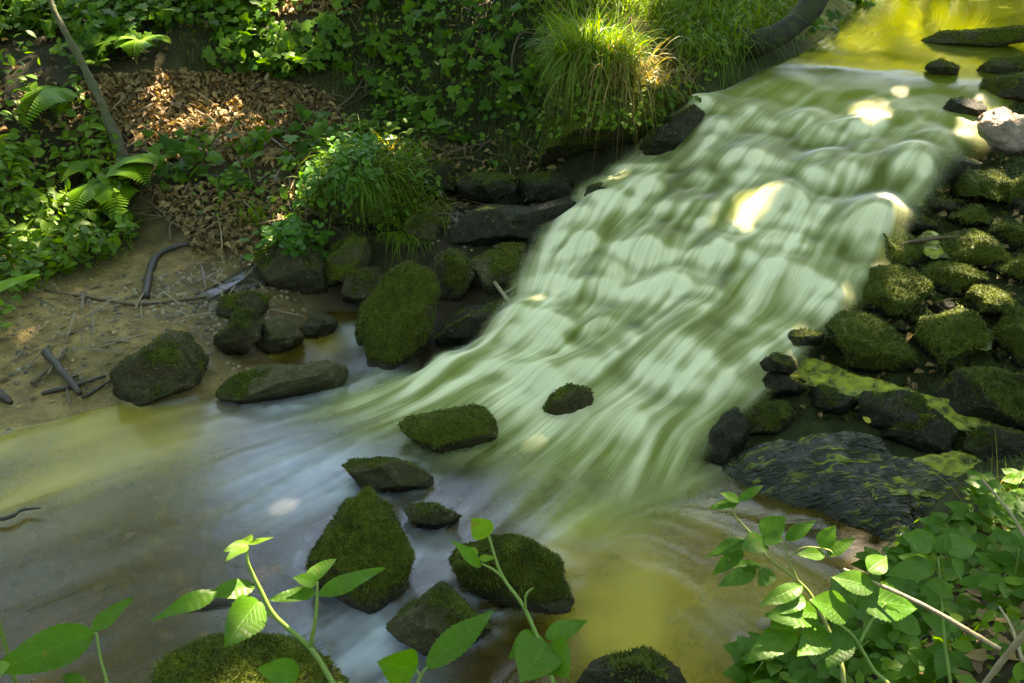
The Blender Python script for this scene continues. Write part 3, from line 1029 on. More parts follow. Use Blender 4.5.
rock([(906, 45), (940, 32), (1034, 26), (1036, 38), (960, 52), (920, 52)], "low mossy bar lying in the calm water above the lip", .75, depth=.5, cuts=2)
rock([(920, 70), (940, 58), (962, 60), (958, 74), (935, 78)], "small mossy stone awash at the lip of the cascade", .6, wet=.3)
rock([(968, 74), (990, 60), (1040, 54), (1044, 68), (1000, 80)], "second low mossy bar beside the lip, nearer than the first", .7, wet=.2, depth=.6)
rock([(868, 198), (880, 178), (935, 178), (942, 197), (910, 204)], "dark stone half veiled by the cascade, uphill of the brown-topped one", .35, wet=.5, mat=MAT_ROCK_DARK, back=.2)
rock([(882, 230), (905, 213), (935, 222), (938, 234), (912, 237)], "dark wet stone between the half veiled stone and the brown-topped one", .45, wet=.4, mat=MAT_ROCK_DARK, back=.25)
rock([(994, 270), (1015, 255), (1038, 258), (1040, 280), (1005, 286)], "small mossy stone above the cushion-like one", .95, **Q)
rock([(940, 215), (925, 205), (935, 195), (955, 196), (955, 212)], "little dark stone between the mossy ones near the half veiled stone", .4, wet=.3)
rock([(945, 166), (952, 157), (975, 158), (972, 172)], "tiny dark stone under the wet knob", .3, wet=.3)
# -- below the green channel
rock([(848, 408), (865, 392), (885, 395), (905, 390), (930, 400), (942, 422), (900, 437), (860, 427)], "dark knobbly stone downhill of the green channel with an orange leaf under it", .4, wet=.35, mat=MAT_ROCK_DARK, cuts=6, depth=.7)
rock([(803, 398), (820, 382), (850, 388), (860, 402), (840, 418), (810, 418)], "wet dark stone where the green channel splits", .35, wet=.5, mat=MAT_ROCK_DARK, depth=.7)
rock([(738, 433), (748, 407), (775, 394), (799, 400), (796, 423), (767, 439)], "dark mossy stone at the side of the cascade foot with a yellow leaf", .65, wet=.2)
rock([(730, 400), (758, 375), (790, 363), (810, 376), (800, 398), (760, 405)], "black wet stone the cascade slides around near its foot", .3, wet=.5, mat=MAT_ROCK_DARK)
rock([(703, 455), (712, 425), (738, 405), (752, 425), (748, 450), (720, 462)], "drenched black stone at the cascade's last drop", .2, wet=.6, mat=MAT_ROCK_DARK)
rock([(935, 394), (950, 372), (1000, 370), (1040, 378), (1044, 422), (1000, 434), (950, 424)], "broad dark rock with wet moss below the domed stone", .5, wet=.3, depth=.7, mat=MAT_ROCK_DARK)
rock([(878, 443), (890, 415), (930, 405), (957, 420), (957, 452), (910, 458)], "stepped dark stone above the yellow pool", .4, wet=.35, mat=MAT_ROCK_DARK, cuts=7, depth=.7)
rock([(960, 445), (975, 425), (1040, 430), (1044, 455), (990, 462)], "dark ledge stone with a black gap beneath, over the yellow pool", .35, wet=.3, mat=MAT_ROCK_DARK, depth=.6)

# small stones wedged between the big ones beside the cascade
rf = np.random.default_rng(55)
for i in range(46):
    x_, y_ = rf.uniform(845, 1030), rf.uniform(165, 385)
    if x_ < 990 - (y_ - 120) * .45:
        continue
    w_, h_ = rf.uniform(9, 19), rf.uniform(6, 12)
    pl = [(x_ + w_ * math.cos(t) * rf.uniform(.75, 1.1), y_ - h_ * math.sin(t) * rf.uniform(.75, 1.1)) for t in np.linspace(0, 6.283, 8)[:-1]]
    rock(pl, "small dark stone wedged between the mossy stones beside the cascade", rf.choice([.3, .6, .95]), name="stone", group="small dark stones packed between the mossy boulders", mat=MAT_ROCK_DARK, wet=.25, fz=.6, sink=1.1)
for (x_, y_, w_, h_) in ((806, 338, 20, 12), (776, 366, 22, 13), (962, 108, 24, 11)):
    pl = [(x_ + w_ * math.cos(t) * rf.uniform(.75, 1.15), y_ - h_ * math.sin(t) * rf.uniform(.75, 1.15)) for t in np.linspace(0, 6.283, 9)[:-1]]
    rock(pl, "black wet stone in the edge of the cascade beside the mossy stones", rf.choice([.3, .6]), name="stone", group="black wet stones along the edge of the cascade", mat=MAT_ROCK_DARK, wet=.5, fz=.5, sink=1.3, back=.0, t=float((plane_hit(x_, y_ + h_, .03) - CAM) @ FWD))


# dark ledge under the grassy mound
LG = dict(mat=MAT_ROCK_DARK, wet=.35, cuts=8, depth=.75, rough=.16, fz=.8, grow=1.1)
rock([(450, 200), (462, 178), (490, 168), (515, 178), (518, 202), (480, 210)], "rough dark rock on the bank between the leafy hummock and the grassy mound", .55, **LG)
rock([(510, 205), (520, 178), (545, 170), (570, 184), (575, 202), (540, 210)], "dark rock tucked directly under the foot of the grassy mound", .5, **LG)
rock([(574, 218), (590, 190), (615, 174), (632, 178), (612, 206), (592, 226)], "black wet rock where the cascade brushes the grassy mound", .4, **LG)
rock([(412, 192), (425, 166), (450, 162), (457, 188), (435, 198)], "small dark stone beside the leafy hummock under the fallen grey branch", .5, **LG)
rock([(622, 170), (650, 132), (692, 108), (704, 116), (672, 152), (640, 178)], "long dark wet rock bordering the cascade below the hanging grass", .45, **LG)

# ------------------------------------------------------------------ the drenched slab, side channel and puddles
def patch(name, poly, lift, height, m, rings=40, nt=160, rough=0.0, freq=5.0, seed=0, edge_drop=.03, surf="plane", ripple=0.0, extra=None, jag=.0):
    """a low body spread over the slope inside a photo outline: thick in the middle, its rim sunk into the ground"""
    if surf == "plane":
        W = np.array([plane_hit(a, b, lift) for a, b in poly])
    else:
        W = np.array([hit(a, b) for a, b in poly]) + [0, 0, lift]
    P = catmull(np.vstack([W, W[:1]]), nt + 1)[:-1]
    c = P.mean(0)
    P = c + (P - c) * (1 + jag * fbm(P * 14 + seed, 3, seed + 1))[:, None]
    r = np.linspace(0, 1, rings) ** .8
    V = c + (P - c)[None] * r[:, None, None]
    d = (1 - r ** 2.5)
    V[..., 2] += height * d[:, None] - edge_drop * (r ** 6)[:, None]
    V = V.reshape(-1, 3)
    if rough:
        V[:, 2] += rough * fbm(V * freq + seed, 4, seed) * np.repeat(np.clip(d * 3, 0, 1), nt)
    if ripple:
        s = V[:, :2] @ HN
        a = V[:, 0] * HN[1] - V[:, 1] * HN[0]
        k = fbm(np.stack([a * 11 + .6 * s, s * 36, a * 0], -1), 3, seed + 4)
        V[:, 2] += ripple * k * np.repeat(np.clip(d * 3, 0, 1), nt)
    F = grid_faces(nt, rings, wrap=True)
    a, b, cc = V[F[:, 0]], V[F[:, 1]], V[F[:, 2]]
    if np.cross(b - a, cc - a)[:, 2].mean() < 0:
        F = F[:, ::-1]
    n = len(V)
    col = {"foam": np.zeros(n), "streak": np.zeros(n), "tone": np.full(n, .5), "murk": np.full(n, .6), "fade": np.ones(n), "moss": np.zeros(n), "wet": np.ones(n)}
    if extra:
        col.update({k: np.full(n, v) for k, v in extra.items()})
    return mesh_obj(name, V, F, m, colors=col)


M = Mat("wet_slab_stone")
P_ = M.pos()
n1 = M.noise(9, 5, .6, P_)
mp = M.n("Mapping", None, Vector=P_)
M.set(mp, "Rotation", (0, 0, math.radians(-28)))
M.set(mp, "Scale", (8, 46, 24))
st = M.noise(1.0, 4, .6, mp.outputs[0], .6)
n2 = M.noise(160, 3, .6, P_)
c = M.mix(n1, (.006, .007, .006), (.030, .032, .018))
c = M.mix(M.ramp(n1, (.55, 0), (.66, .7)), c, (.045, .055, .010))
c = M.mix(M.math('MULTIPLY', M.ramp(st, (.53, 0), (.60, 1)), M.ramp(M.noise(5, 3, .5, P_), (.44, .0), (.60, 1))), c, (.15, .19, .012))  # yellow-green sheen of reflected leaves painted on as streaks
bs = M.n("BsdfPrincipled", None, Base_Color=c, Roughness=.14)
M.set(bs, "Specular IOR Level", .38)
M.set(bs, "Normal", M.bump(M.math('ADD', M.math('MULTIPLY', st, 1.0), M.math('MULTIPLY', n2, .12)), 1.0, .03))
MAT_SLAB = M.done(bs)
slab = patch("slab_rock", [(706, 468), (717, 449), (767, 439), (814, 432), (881, 440), (922, 452), (955, 465), (972, 480), (980, 505), (966, 526), (910, 566), (868, 545), (808, 520), (764, 506)],
             .0, .07, MAT_SLAB, rings=70, nt=260, rough=.075, freq=6.5, seed=3, ripple=.011, edge_drop=.10)
tag(slab, "large black drenched slab streaked with yellow-green sheen of running water", "rock")
WM_F = water_material("thin_film_water", (.30, .33, .025), (.75, .75, .2), 45, .10, .7)  # reflection of the sunlit leaves is put into the body colour
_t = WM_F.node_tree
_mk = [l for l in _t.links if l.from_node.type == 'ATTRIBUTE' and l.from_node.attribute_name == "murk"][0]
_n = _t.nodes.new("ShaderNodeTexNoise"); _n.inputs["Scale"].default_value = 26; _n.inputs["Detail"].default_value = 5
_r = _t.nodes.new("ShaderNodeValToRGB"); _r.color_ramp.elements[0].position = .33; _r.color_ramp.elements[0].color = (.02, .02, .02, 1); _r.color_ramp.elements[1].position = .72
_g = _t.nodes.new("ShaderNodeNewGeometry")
_t.links.new(_g.outputs["Position"], _n.inputs["Vector"]); _t.links.new(_n.outputs["Fac"], _r.inputs["Fac"]); _t.links.new(_r.outputs["Color"], _mk.to_socket)   # painted yellow-green reflection broken into patches
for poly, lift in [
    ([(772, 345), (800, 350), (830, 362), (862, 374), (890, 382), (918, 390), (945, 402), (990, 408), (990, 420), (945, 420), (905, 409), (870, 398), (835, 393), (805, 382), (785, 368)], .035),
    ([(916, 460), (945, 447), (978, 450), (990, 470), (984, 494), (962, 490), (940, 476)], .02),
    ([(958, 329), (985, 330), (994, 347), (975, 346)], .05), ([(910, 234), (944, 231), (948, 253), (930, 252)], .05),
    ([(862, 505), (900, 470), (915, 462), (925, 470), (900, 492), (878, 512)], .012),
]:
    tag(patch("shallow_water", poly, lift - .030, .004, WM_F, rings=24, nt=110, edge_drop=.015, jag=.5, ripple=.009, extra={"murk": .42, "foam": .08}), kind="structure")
tag(patch("seep_water", [(180, 302), (215, 282), (245, 266), (268, 254), (292, 262), (300, 282), (262, 288), (228, 296), (205, 306)], .012, .004,
          water_material("seep_water", (.05, .045, .03), (.6, .55, .45), 90, .14), rings=14, nt=60, edge_drop=.03, surf="ground"), kind="structure")

# ------------------------------------------------------------------ sticks, branches, trunks
def wood_material(name, c1, c2, moss=0.0, rough=.85):
    M = Mat(name)
    P_ = M.pos()
    n = M.noise(60, 5, .65, P_)
    c = M.mix(n, c1, c2)
    if moss:
        c = M.mix(M.math('MULTIPLY', M.ramp(M.noise(14, 4, .6, P_), (.42, 0), (.58, 1)), moss), c, (.045, .058, .010))
    bs = M.n("BsdfPrincipled", None, Base_Color=c, Roughness=rough)
    M.set(bs, "Normal", M.bump(n, .8, .006))
    return M.done(bs)


W_DARK = wood_material("dark_wet_wood", (.012, .010, .008), (.045, .035, .025), rough=.5)
W_BROWN = wood_material("brown_wood", (.05, .035, .02), (.14, .10, .055))
W_PALE = wood_material("pale_dry_wood", (.16, .12, .07), (.36, .29, .18))
W_MOSS = wood_material("mossy_bark", (.03, .028, .016), (.12, .11, .06), moss=.8)
W_BENT = wood_material("dark_mossy_bark", (.006, .006, .004), (.022, .020, .011), moss=.5)


def stick(name, label, cat, pts, R, m, lift=.01, branches=(), n=26, group=None, depth=None):
    def place(p):
        if depth is not None:
            return at_depth(p[0], p[1], depth + (p[2] if len(p) > 2 else 0))
        q = hit(p[0], p[1])
        return q + np.array([0, 0, lift + (p[2] if len(p) > 2 else 0)])
    parts = [tube([place(p) for p in pts], R, n=n, sides=8, rough=.35, seed=len(pts))]
    for b in branches:
        parts.append(tube([place(p) for p in b], [R[-1] * .8, R[-1] * .4], n=12, sides=6, rough=.3))
    V, F = join(parts)
    return tag(mesh_obj(name, V, F, m), label, cat, group)


stick("branch", "thick dark curved branch lying on the wet mud", "branch", [(146, 300), (151, 272), (163, 254), (200, 243)], [.020, .019, .015, .008], W_DARK, .012)
stick("twig", "very long thin twig lying across the sand and the wet seep", "twig", [(45, 292), (110, 303), (140, 306), (190, 301), (243, 292)], [.005, .007, .007, .004], W_BROWN)
stick("branch", "stout forked dark branch end stuck in the sand by the waterline", "branch", [(47, 358), (60, 374), (82, 400)], [.018, .016, .012], W_DARK, .03)
stick("twig", "straight grey stick crossing the stout dark branch end", "twig", [(33, 388), (66, 358)], [.010, .008], W_BROWN, .02)
stick("twig", "dark twig running from the stout branch to the largest boulder", "twig", [(42, 396), (75, 388), (106, 378)], [.010, .009, .006], W_DARK, .012)
stick("twig", "short dark twig lowest at the brown water's edge", "twig", [(83, 400), (96, 392), (112, 382)], [.007, .007, .004], W_DARK, .01)
stick("branch", "dark stub of wood by the yellow-brown water, cut by the picture's edge", "branch", [(-12, 392), (2, 398), (12, 405)], [.02, .018, .010], W_DARK, .012)
stick("twig", "thin black crooked twig rising from the open pool", "twig", [(-20, 526), (4, 525), (16, 521), (24, 516), (42, 514)], [.008, .007, .006, .005, .003], W_DARK, .025, branches=[[(22, 517), (27, 513)]])
stick("branch", "short pale broken stick leaning against the dark ivy bank", "stick", [(266, 86, 0), (278, 68, .02), (291, 48, .03)], [.014, .014, .010], W_PALE, .03)
stick("twig", "bent dry stalk above the mud, with an upright end", "twig", [(171, 246), (173, 228), (200, 224), (238, 220)], [.005, .005, .005, .003], W_BROWN, .03)
stick("twig", "little upright dry weed stalk beside the mud", "twig", [(223, 262, 0), (222, 240, .02), (219, 224, .05)], [.004, .004, .003], W_PALE, .01, branches=[[(222, 240, .02), (232, 230, .04)]])
stick("twig", "pale peeled twig slanting over the flat wet rock by the cascade", "twig", [(520, 326), (503, 306), (488, 284)], [.010, .009, .006], W_PALE, .06, branches=[[(503, 306), (522, 296), (530, 293)]])
stick("twig", "thin fallen twig among the round mossy stones", "twig", [(893, 267), (912, 263), (935, 260), (960, 259)], [.006, .009, .008, .004], W_BROWN, .10)
stick("root", "dark root bending across the leaf litter under the thin trunk", "root", [(118, 132), (140, 152), (172, 158), (205, 178), (250, 176)], [.012, .014, .012, .010, .005], W_DARK, .015)
stick("twig", "grey fallen branch on the dark soil above the wet ledge", "twig", [(408, 172), (430, 163), (460, 153), (500, 143)], [.010, .012, .010, .005], W_BROWN, .02)
stick("bramble", "reddish bramble stem arching over the bank beside the grass", "stem", [(538, 123, .03), (520, 108, .08), (512, 88, .12), (520, 66, .15), (536, 56, .1)], [.006, .006, .006, .005, .004], W_BROWN, .02)
stick("branch", "long hanging brown stem leaning over the mossy bank", "stem", [(300, 128), (345, 108), (366, 78), (372, 40)], [.006, .006, .005, .004], W_BROWN, .03)
stick("driftwood", "flake of dark driftwood awash behind the near round stone", "driftwood", [(176, 611), (200, 604), (228, 601), (256, 607)], [.012, .022, .026, .012], W_DARK, .0)

# slim leaning tree with roots
tr = empty("leaning_tree", hit(127, 168))
tag(tr, "slim leaning young tree with a mossy foot on the leafy slope", "tree")
b0 = hit(127, 168)
t_ = hit_t(127, 168)
V, F = tube([b0 + [0, 0, -.05] - tr.location, at_depth(108, 118, t_ + .02) - np.array(tr.location), at_depth(80, 60, t_ + .05) - np.array(tr.location), at_depth(50, 0, t_ + .05) - np.array(tr.location), at_depth(20, -90, t_ + .1) - np.array(tr.location)],
            [.036, .027, .019, .017, .014], n=60, sides=10, rough=.5)
mesh_obj("trunk", V, F, W_MOSS, parent=tr)
V, F = join([tube([np.array((0, 0, .02)), np.array((.08, -.06, 0.02)), np.array((.2, -.1, -.03))], [.025, .018, .01], n=14), tube([np.array((0, 0, .02)), np.array((-.08, -.05, 0.0)), np.array((-.16, -.1, -.06))], [.025, .018, .01], n=14)])
mesh_obj("root", V, F, W_MOSS, parent=tr)

# bent trunk over the head of the cascade
t_ = hit_t(768, 52) - .15
tr = empty("bent_tree", at_depth(735, 42, t_ + .25))
tag(tr, "thick dark trunk curving up beside the calm water above the lip", "tree")
o_ = np.array(tr.location)
V, F = tube([at_depth(720, 35, t_ + .45) - o_, at_depth(748, 44, t_ + .15) - o_, at_depth(775, 36, t_) - o_, at_depth(800, 18, t_) - o_, at_depth(820, -12, t_) - o_, at_depth(836, -70, t_ + .1) - o_, at_depth(845, -190, t_ + .2) - o_],
            [.10, .085, .075, .068, .065, .062, .055], n=80, sides=16, rough=.35)
mesh_obj("trunk", V, F, W_BENT, parent=tr)

# ------------------------------------------------------------------ plants
def L_(n, a, b, **k):
    return leaf_material(n, a, b, **k)


LM_IVY = L_("ivy_leaf", (.018, .070, .006), (.090, .200, .018), rough=.42, spec=.12)
LM_HERB = L_("herb_leaf", (.045, .120, .008), (.150, .290, .020), trans=.5)
LM_CLOVER = L_("clover_leaf", (.030, .110, .012), (.075, .230, .022), trans=.4)
LM_FERN = L_("fern_leaf", (.080, .200, .010), (.160, .330, .024), trans=.45)
LM_GRASS = L_("grass_blade", (.050, .135, .008), (.180, .300, .020), trans=.45)
LM_DRYGRASS = L_("dry_grass_blade", (.16, .13, .035), (.34, .27, .09), trans=.4)
LM_LITTER = L_("dead_leaf", (.085, .046, .017), (.350, .225, .095), trans=.12, rough=.6)
LM_SAP = L_("sapling_leaf", (.045, .150, .008), (.090, .240, .015), trans=.5, veins=True, rough=.4)
LM_BRAM = L_("bramble_leaf", (.035, .130, .008), (.085, .220, .016), trans=.5, veins=True, rough=.42)
LM_YOUNG = L_("young_leaf", (.11, .26, .020), (.18, .34, .03), trans=.5, veins=True)
LM_YELLOW = L_("yellow_leaf", (.45, .36, .03), (.60, .50, .06), trans=.3)
_m = Mat("green_stem")
MAT_STEM = _m.done(_m.n("BsdfPrincipled", None, Base_Color=(.12, .20, .035), Roughness=.5))
_m = Mat("reddish_stem")
MAT_STEM_DRY = _m.done(_m.n("BsdfPrincipled", None, Base_Color=(.20, .22, .06), Roughness=.7))


def simple_leaf(n=5, w=.5, fold=.12, curl=.15):
    """ovate leaf, base at origin, tip at +x (unit long), 3 columns"""
    t = np.linspace(0, 1, n)
    wd = w * np.sin(np.pi * t ** .75) ** .8 * .5
    wd[0] = .02; wd[-1] = 0.0
    V = []
    for k in range(n):
        z = -curl * t[k] ** 2
        V += [(t[k], -wd[k], z + fold * wd[k] * 2), (t[k], 0, z), (t[k], wd[k], z + fold * wd[k] * 2)]
    return np.array(V, float), grid_faces(3, n)


def ivy_template():
    A = [(0, 0), (-.1, .28), (.12, .5), (.35, .28), (.62, .42), (.66, .16), (1.0, 0), (.66, -.16), (.62, -.42), (.35, -.28), (.12, -.5), (-.1, -.28)]
    V = np.array([(.35, 0, .05)] + [(x, y, -.10 * abs(y) - .08 * max(x - .5, 0)) for x, y in A], float)
    n = len(A)
    return V, np.array([(0, 1 + (i + 1) % n, 1 + i) for i in range(n)])


def round_template():
    V = [(.5, 0, -.06)]
    n = 9
    for i in range(n):
        a = 2 * math.pi * i / n
        V.append((.5 - .5 * math.cos(a) * (1 - .25 * (i == 0)), .5 * math.sin(a), .04))
    return np.array(V, float), np.array([(0, 1 + (i + 1) % n, 1 + i) for i in range(n)])


T_IVY, T_ROUND, T_OV, T_NARROW = ivy_template(), round_template(), simple_leaf(5, .62), simple_leaf(5, .3, .1, .3)


def spots(poly, n, seed=0, steep=True, minz=.02):
    """n random places of the ground whose photo position lies in a polygon"""
    rg = np.random.default_rng(seed + 900)
    C = np.array([hit(a, b)[:2] for a, b in poly])
    lo, hi = C.min(0) - .5, C.max(0) + .5
    out = []
    got = 0
    for _ in range(60):
        q = rg.uniform(lo, hi, (12000, 2))
        z = hgt(q[:, 0], q[:, 1])
        N = gnormal(q[:, 0], q[:, 1])
        p = np.stack([q[:, 0], q[:, 1], z], 1)
        sx, sy, d = project(p)
        ok = in_poly(sx, sy, poly) & (d > .3) & (z > minz)
        if steep:
            ok &= rg.random(len(q)) < np.clip(1 / (N[:, 2] * 3.0), 0, 1)
        out.append(np.hstack([p[ok], N[ok]]))
        got += ok.sum()
        if got >= n:
            break
    o = np.vstack(out)[:n]
    return o[:, :3], o[:, 3:]


def cover(name, polys, tmpl, m, size, lift, tilt, seed, facing=.6, up=.5, keep=None, minz=.02):
    """scattered leaves as one mass: polys [(outline, count)]"""
    Ps, Ns = [], []
    for k, (poly, n) in enumerate(polys):
        p, nn = spots(poly, n, seed + k, minz=minz)
        Ps.append(p); Ns.append(nn)
    P, N = np.vstack(Ps), np.vstack(Ns)
    rg = np.random.default_rng(seed)
    # patchy: drop leaves where a noise is low
    if keep is not None:
        k = fbm(P * keep[0] + seed, 3, seed) + rg.normal(size=len(P)) * .12 > keep[1]
        P, N = P[k], N[k]
    n = len(P)
    D = N * facing + np.array([0, -.15, up]) + rg.normal(size=(n, 3)) * tilt
    M_ = frames(D, rg.uniform(0, 6.283, n))
    S = rg.uniform(size[0], size[1], n)
    P = P + N * rg.uniform(lift[0], lift[1], n)[:, None] + np.array([0, 0, 1]) * rg.uniform(0, lift[1] * .5, n)[:, None]
    V, F, idx = scatter(tmpl[0], tmpl[1], M_, P, S)
    r = np.clip(rg.normal(.5, .25, n) + .3 * fbm(P * 5, 2, 3), 0, 1)
    return mesh_obj(name, V, F, m, smooth=False, colors={"rnd": r[idx]})


IVY_A = [(-120, -60), (360, -60), (352, 60), (300, 84), (200, 74), (140, 74), (95, 88), (-120, 98)]
IVY_B = [(340, -40), (560, -40), (556, 120), (470, 150), (400, 140), (340, 75)]
IVY_C = [(150, 140), (240, 150), (310, 130), (345, 150), (330, 210), (230, 200), (150, 188)]
HERB_A = [(-120, 170), (60, 165), (130, 190), (142, 250), (100, 272), (45, 290), (10, 350), (-120, 380)]
HERB_B = [(-120, 90), (90, 95), (125, 150), (140, 195), (-120, 190)]
LITTER = [(80, 80), (150, 74), (260, 76), (330, 98), (352, 130), (330, 165), (240, 165), (160, 160), (110, 130)]
LITTER2 = [(200, -30), (380, -50), (360, 14), (220, 18)]
LITTER3 = [(540, -40), (780, -50), (700, 12), (560, 20)]
tag(cover("ivy", [([(790, -60), (900, -60), (862, 12), (838, 30), (800, 60), (770, 40)], 420), (IVY_A, 5200), (IVY_B, 520), (IVY_C, 280)], T_IVY, LM_IVY, (.03, .10), (.01, .12), .5, 41, keep=(2.6, -.16)), kind="stuff")
tag(cover("ground_cover", [(HERB_A, 2600), (HERB_B, 800), (IVY_A, 700), ([(540, -30), (720, -40), (700, 20), (640, 10), (560, 30)], 200)], T_OV, LM_HERB, (.03, .075), (.01, .12), .45, 61, keep=(2.6, -.12)), kind="stuff")
tag(cover("low_herbs", [([(305, 200), (320, 160), (360, 130), (420, 150), (440, 215), (400, 235), (330, 235)], 700), ([(200, 190), (330, 190), (320, 225), (200, 225)], 90),
                        ([(690, 10), (780, 0), (790, 40), (740, 70), (700, 100), (680, 60)], 260), ([(340, -40), (560, -40), (556, 160), (400, 150), (340, 75)], 500)], T_OV, LM_HERB, (.02, .045), (.02, .14), .4, 71), kind="stuff")
tag(cover("leaf_litter", [(LITTER, 7500), (LITTER2, 1600), (LITTER3, 1000), (HERB_B, 700), (IVY_A, 500), ([(150, 190), (330, 180), (300, 240), (200, 260)], 900), ([(380, 140), (560, 150), (560, 170), (450, 180), (400, 160)], 110)],
          simple_leaf(5, .55, .5, .45), LM_LITTER, (.018, .054), (.002, .022), .6, 81, up=.9), kind="stuff")
tag(cover("shore_litter", [([(-20, 300), (150, 280), (180, 330), (100, 400), (-20, 420)], 70)], T_OV, LM_LITTER, (.02, .05), (.002, .008), .2, 84, up=1.0), kind="stuff")
_a = 2 * math.pi * np.arange(6) / 6
T_PEB = (np.vstack([np.stack([np.cos(_a) * .5, np.sin(_a) * .42, 0 * _a - .1], 1), np.stack([np.cos(_a) * .36, np.sin(_a) * .3, 0 * _a + .22], 1), [[0, 0, .3]]]),
         [np.array([(i, (i + 1) % 6, 6 + (i + 1) % 6, 6 + i) for i in range(6)]), np.array([(6 + i, 6 + (i + 1) % 6, 12) for i in range(6)])])
_m = Mat("pebble")
MAT_PEB = _m.done(_m.n("BsdfPrincipled", None, Base_Color=_m.mix(_m.attr("rnd"), (.035, .03, .018), (.26, .20, .11)), Roughness=.6))
pb = cover("pebbles", [([(-20, 290), (150, 270), (300, 280), (360, 340), (340, 372), (215, 398), (110, 402), (0, 425), (-40, 400)], 380), ([(120, 290), (250, 250), (300, 270), (260, 340), (180, 330)], 500), ([(400, 170), (560, 180), (560, 230), (440, 260)], 260)],
           T_PEB, MAT_PEB, (.008, .034), (-.002, .002), .15, 88, up=1.2)
tag(pb, kind="stuff")
tag(cover("bed_stones", [([(-40, 430), (250, 420), (400, 480), (520, 470), (560, 700), (-60, 700)], 420), ([(560, 500), (720, 480), (780, 560), (760, 690), (560, 690)], 200)], T_PEB, MAT_PEB, (.02, .095), (-.008, .004), .15, 86, up=1.2, minz=-1), kind="stuff")
tn = simple_leaf(4, .05, 0, .05)
LM_TWIG = leaf_material("twig_bits", (.030, .020, .010), (.20, .14, .07), trans=.0)
tag(cover("twig_litter", [([(60, 80), (350, 80), (350, 230), (150, 230), (100, 150)], 320), ([(0, 290), (250, 250), (300, 330), (150, 390), (0, 410)], 110), ([(400, 150), (560, 160), (580, 200), (440, 240)], 160), ([(330, -30), (560, -30), (560, 150), (400, 150)], 160)],
          tn, LM_TWIG, (.06, .22), (.004, .03), .18, 93, up=1.2), kind="stuff")
# shaggy moss on the bank wall
P, N = spots([(320, -30), (570, -30), (560, 180), (440, 170), (380, 140), (330, 90)], 6500, 7)
P2, N2 = spots([(180, 30), (350, 20), (340, 90), (250, 82), (180, 80)], 1500, 8)
P, N = np.vstack([P, P2]), np.vstack([N, N2])


def blades(P, D, L, W, droop, seed, segs=5, spread=.0, rise=.6):
    """arching blades: roots P, horizontal headings D, lengths L, widths W"""
    rg = np.random.default_rng(seed)
    n = len(P)
    s = np.linspace(0, 1, segs)
    D = D / (np.linalg.norm(D, axis=1)[:, None] + 1e-9)
    S = np.cross(D, [0, 0, 1.0]) + rg.normal(size=(n, 3)) * .3
    S /= np.linalg.norm(S, axis=1)[:, None] + 1e-9
    L = np.asarray(L)[:, None, None]
    dr = (np.asarray(droop) * (.6 + .8 * rg.random(n)))[:, None, None]
    ri = (rise * (.7 + .6 * rg.random(n)))[:, None, None]
    C = P[:, None, :] + D[:, None, :] * L * (s[None, :, None] * .75) + np.array([0, 0, 1.0]) * L * (ri * s[None, :, None] - dr * s[None, :, None] ** 2.2)
    w = np.asarray(W)[:, None, None] * (1 - s[None, :, None] ** 1.5 * .95)
    A, B = C - S[:, None] * w * .5, C + S[:, None] * w * .5
    V = np.stack([A, B], 2).reshape(-1, 3)
    f = grid_faces(2, segs)
    F = (f[None] + (np.arange(n) * segs * 2)[:, None, None]).reshape(-1, 4)
    return V, F, np.repeat(np.arange(n), segs * 2)


rg = np.random.default_rng(3)
n = len(P)
D = N * [1, 1, 0] + rg.normal(size=(n, 3)) * [.4, .4, 0] + [0, -.2, 0]
V, F, idx = blades(P, D, rg.uniform(.03, .085, n), rg.uniform(.005, .010, n), 1.1, 5, 4, rise=.3)
r = np.clip(.35 + .5 * fbm(P * 6, 3, 2) + rg.normal(size=n) * .15, 0, 1)
tag(mesh_obj("bank_moss", V, F, MAT_MOSS, smooth=False, colors={"rnd": r[idx] * .75}), kind="stuff")
P2, N2 = spots([(820, 400), (840, 240), (930, 120), (1060, 60), (1060, 470), (930, 460), (860, 420), (760, 420)], 12000, 9)
k = fbm(P2 * 4, 3, 4) > -.25
P2, N2 = P2[k], N2[k]
n = len(P2)
V, F, idx = blades(P2, N2 * [1, 1, 0] + rg.normal(size=(n, 3)) * [.6, .6, 0], rg.uniform(.012, .04, n), rg.uniform(.005, .010, n), .7, 6, 4, rise=.8)
r = np.clip(.35 + .5 * fbm(P2 * 6, 3, 2) + rg.normal(size=n) * .15, 0, 1)
tag(mesh_obj("ground_moss", V, F, MAT_MOSS, smooth=False, colors={"rnd": r[idx] * .9}), kind="stuff")
tag(cover("stone_gap_litter", [([(780, 420), (840, 290), (930, 160), (1060, 120), (1060, 460), (930, 460), (860, 430)], 420)], simple_leaf(5, .55, .5, .45), LM_LITTER, (.02, .045), (.0, .02), .6, 97, up=.9), kind="stuff")
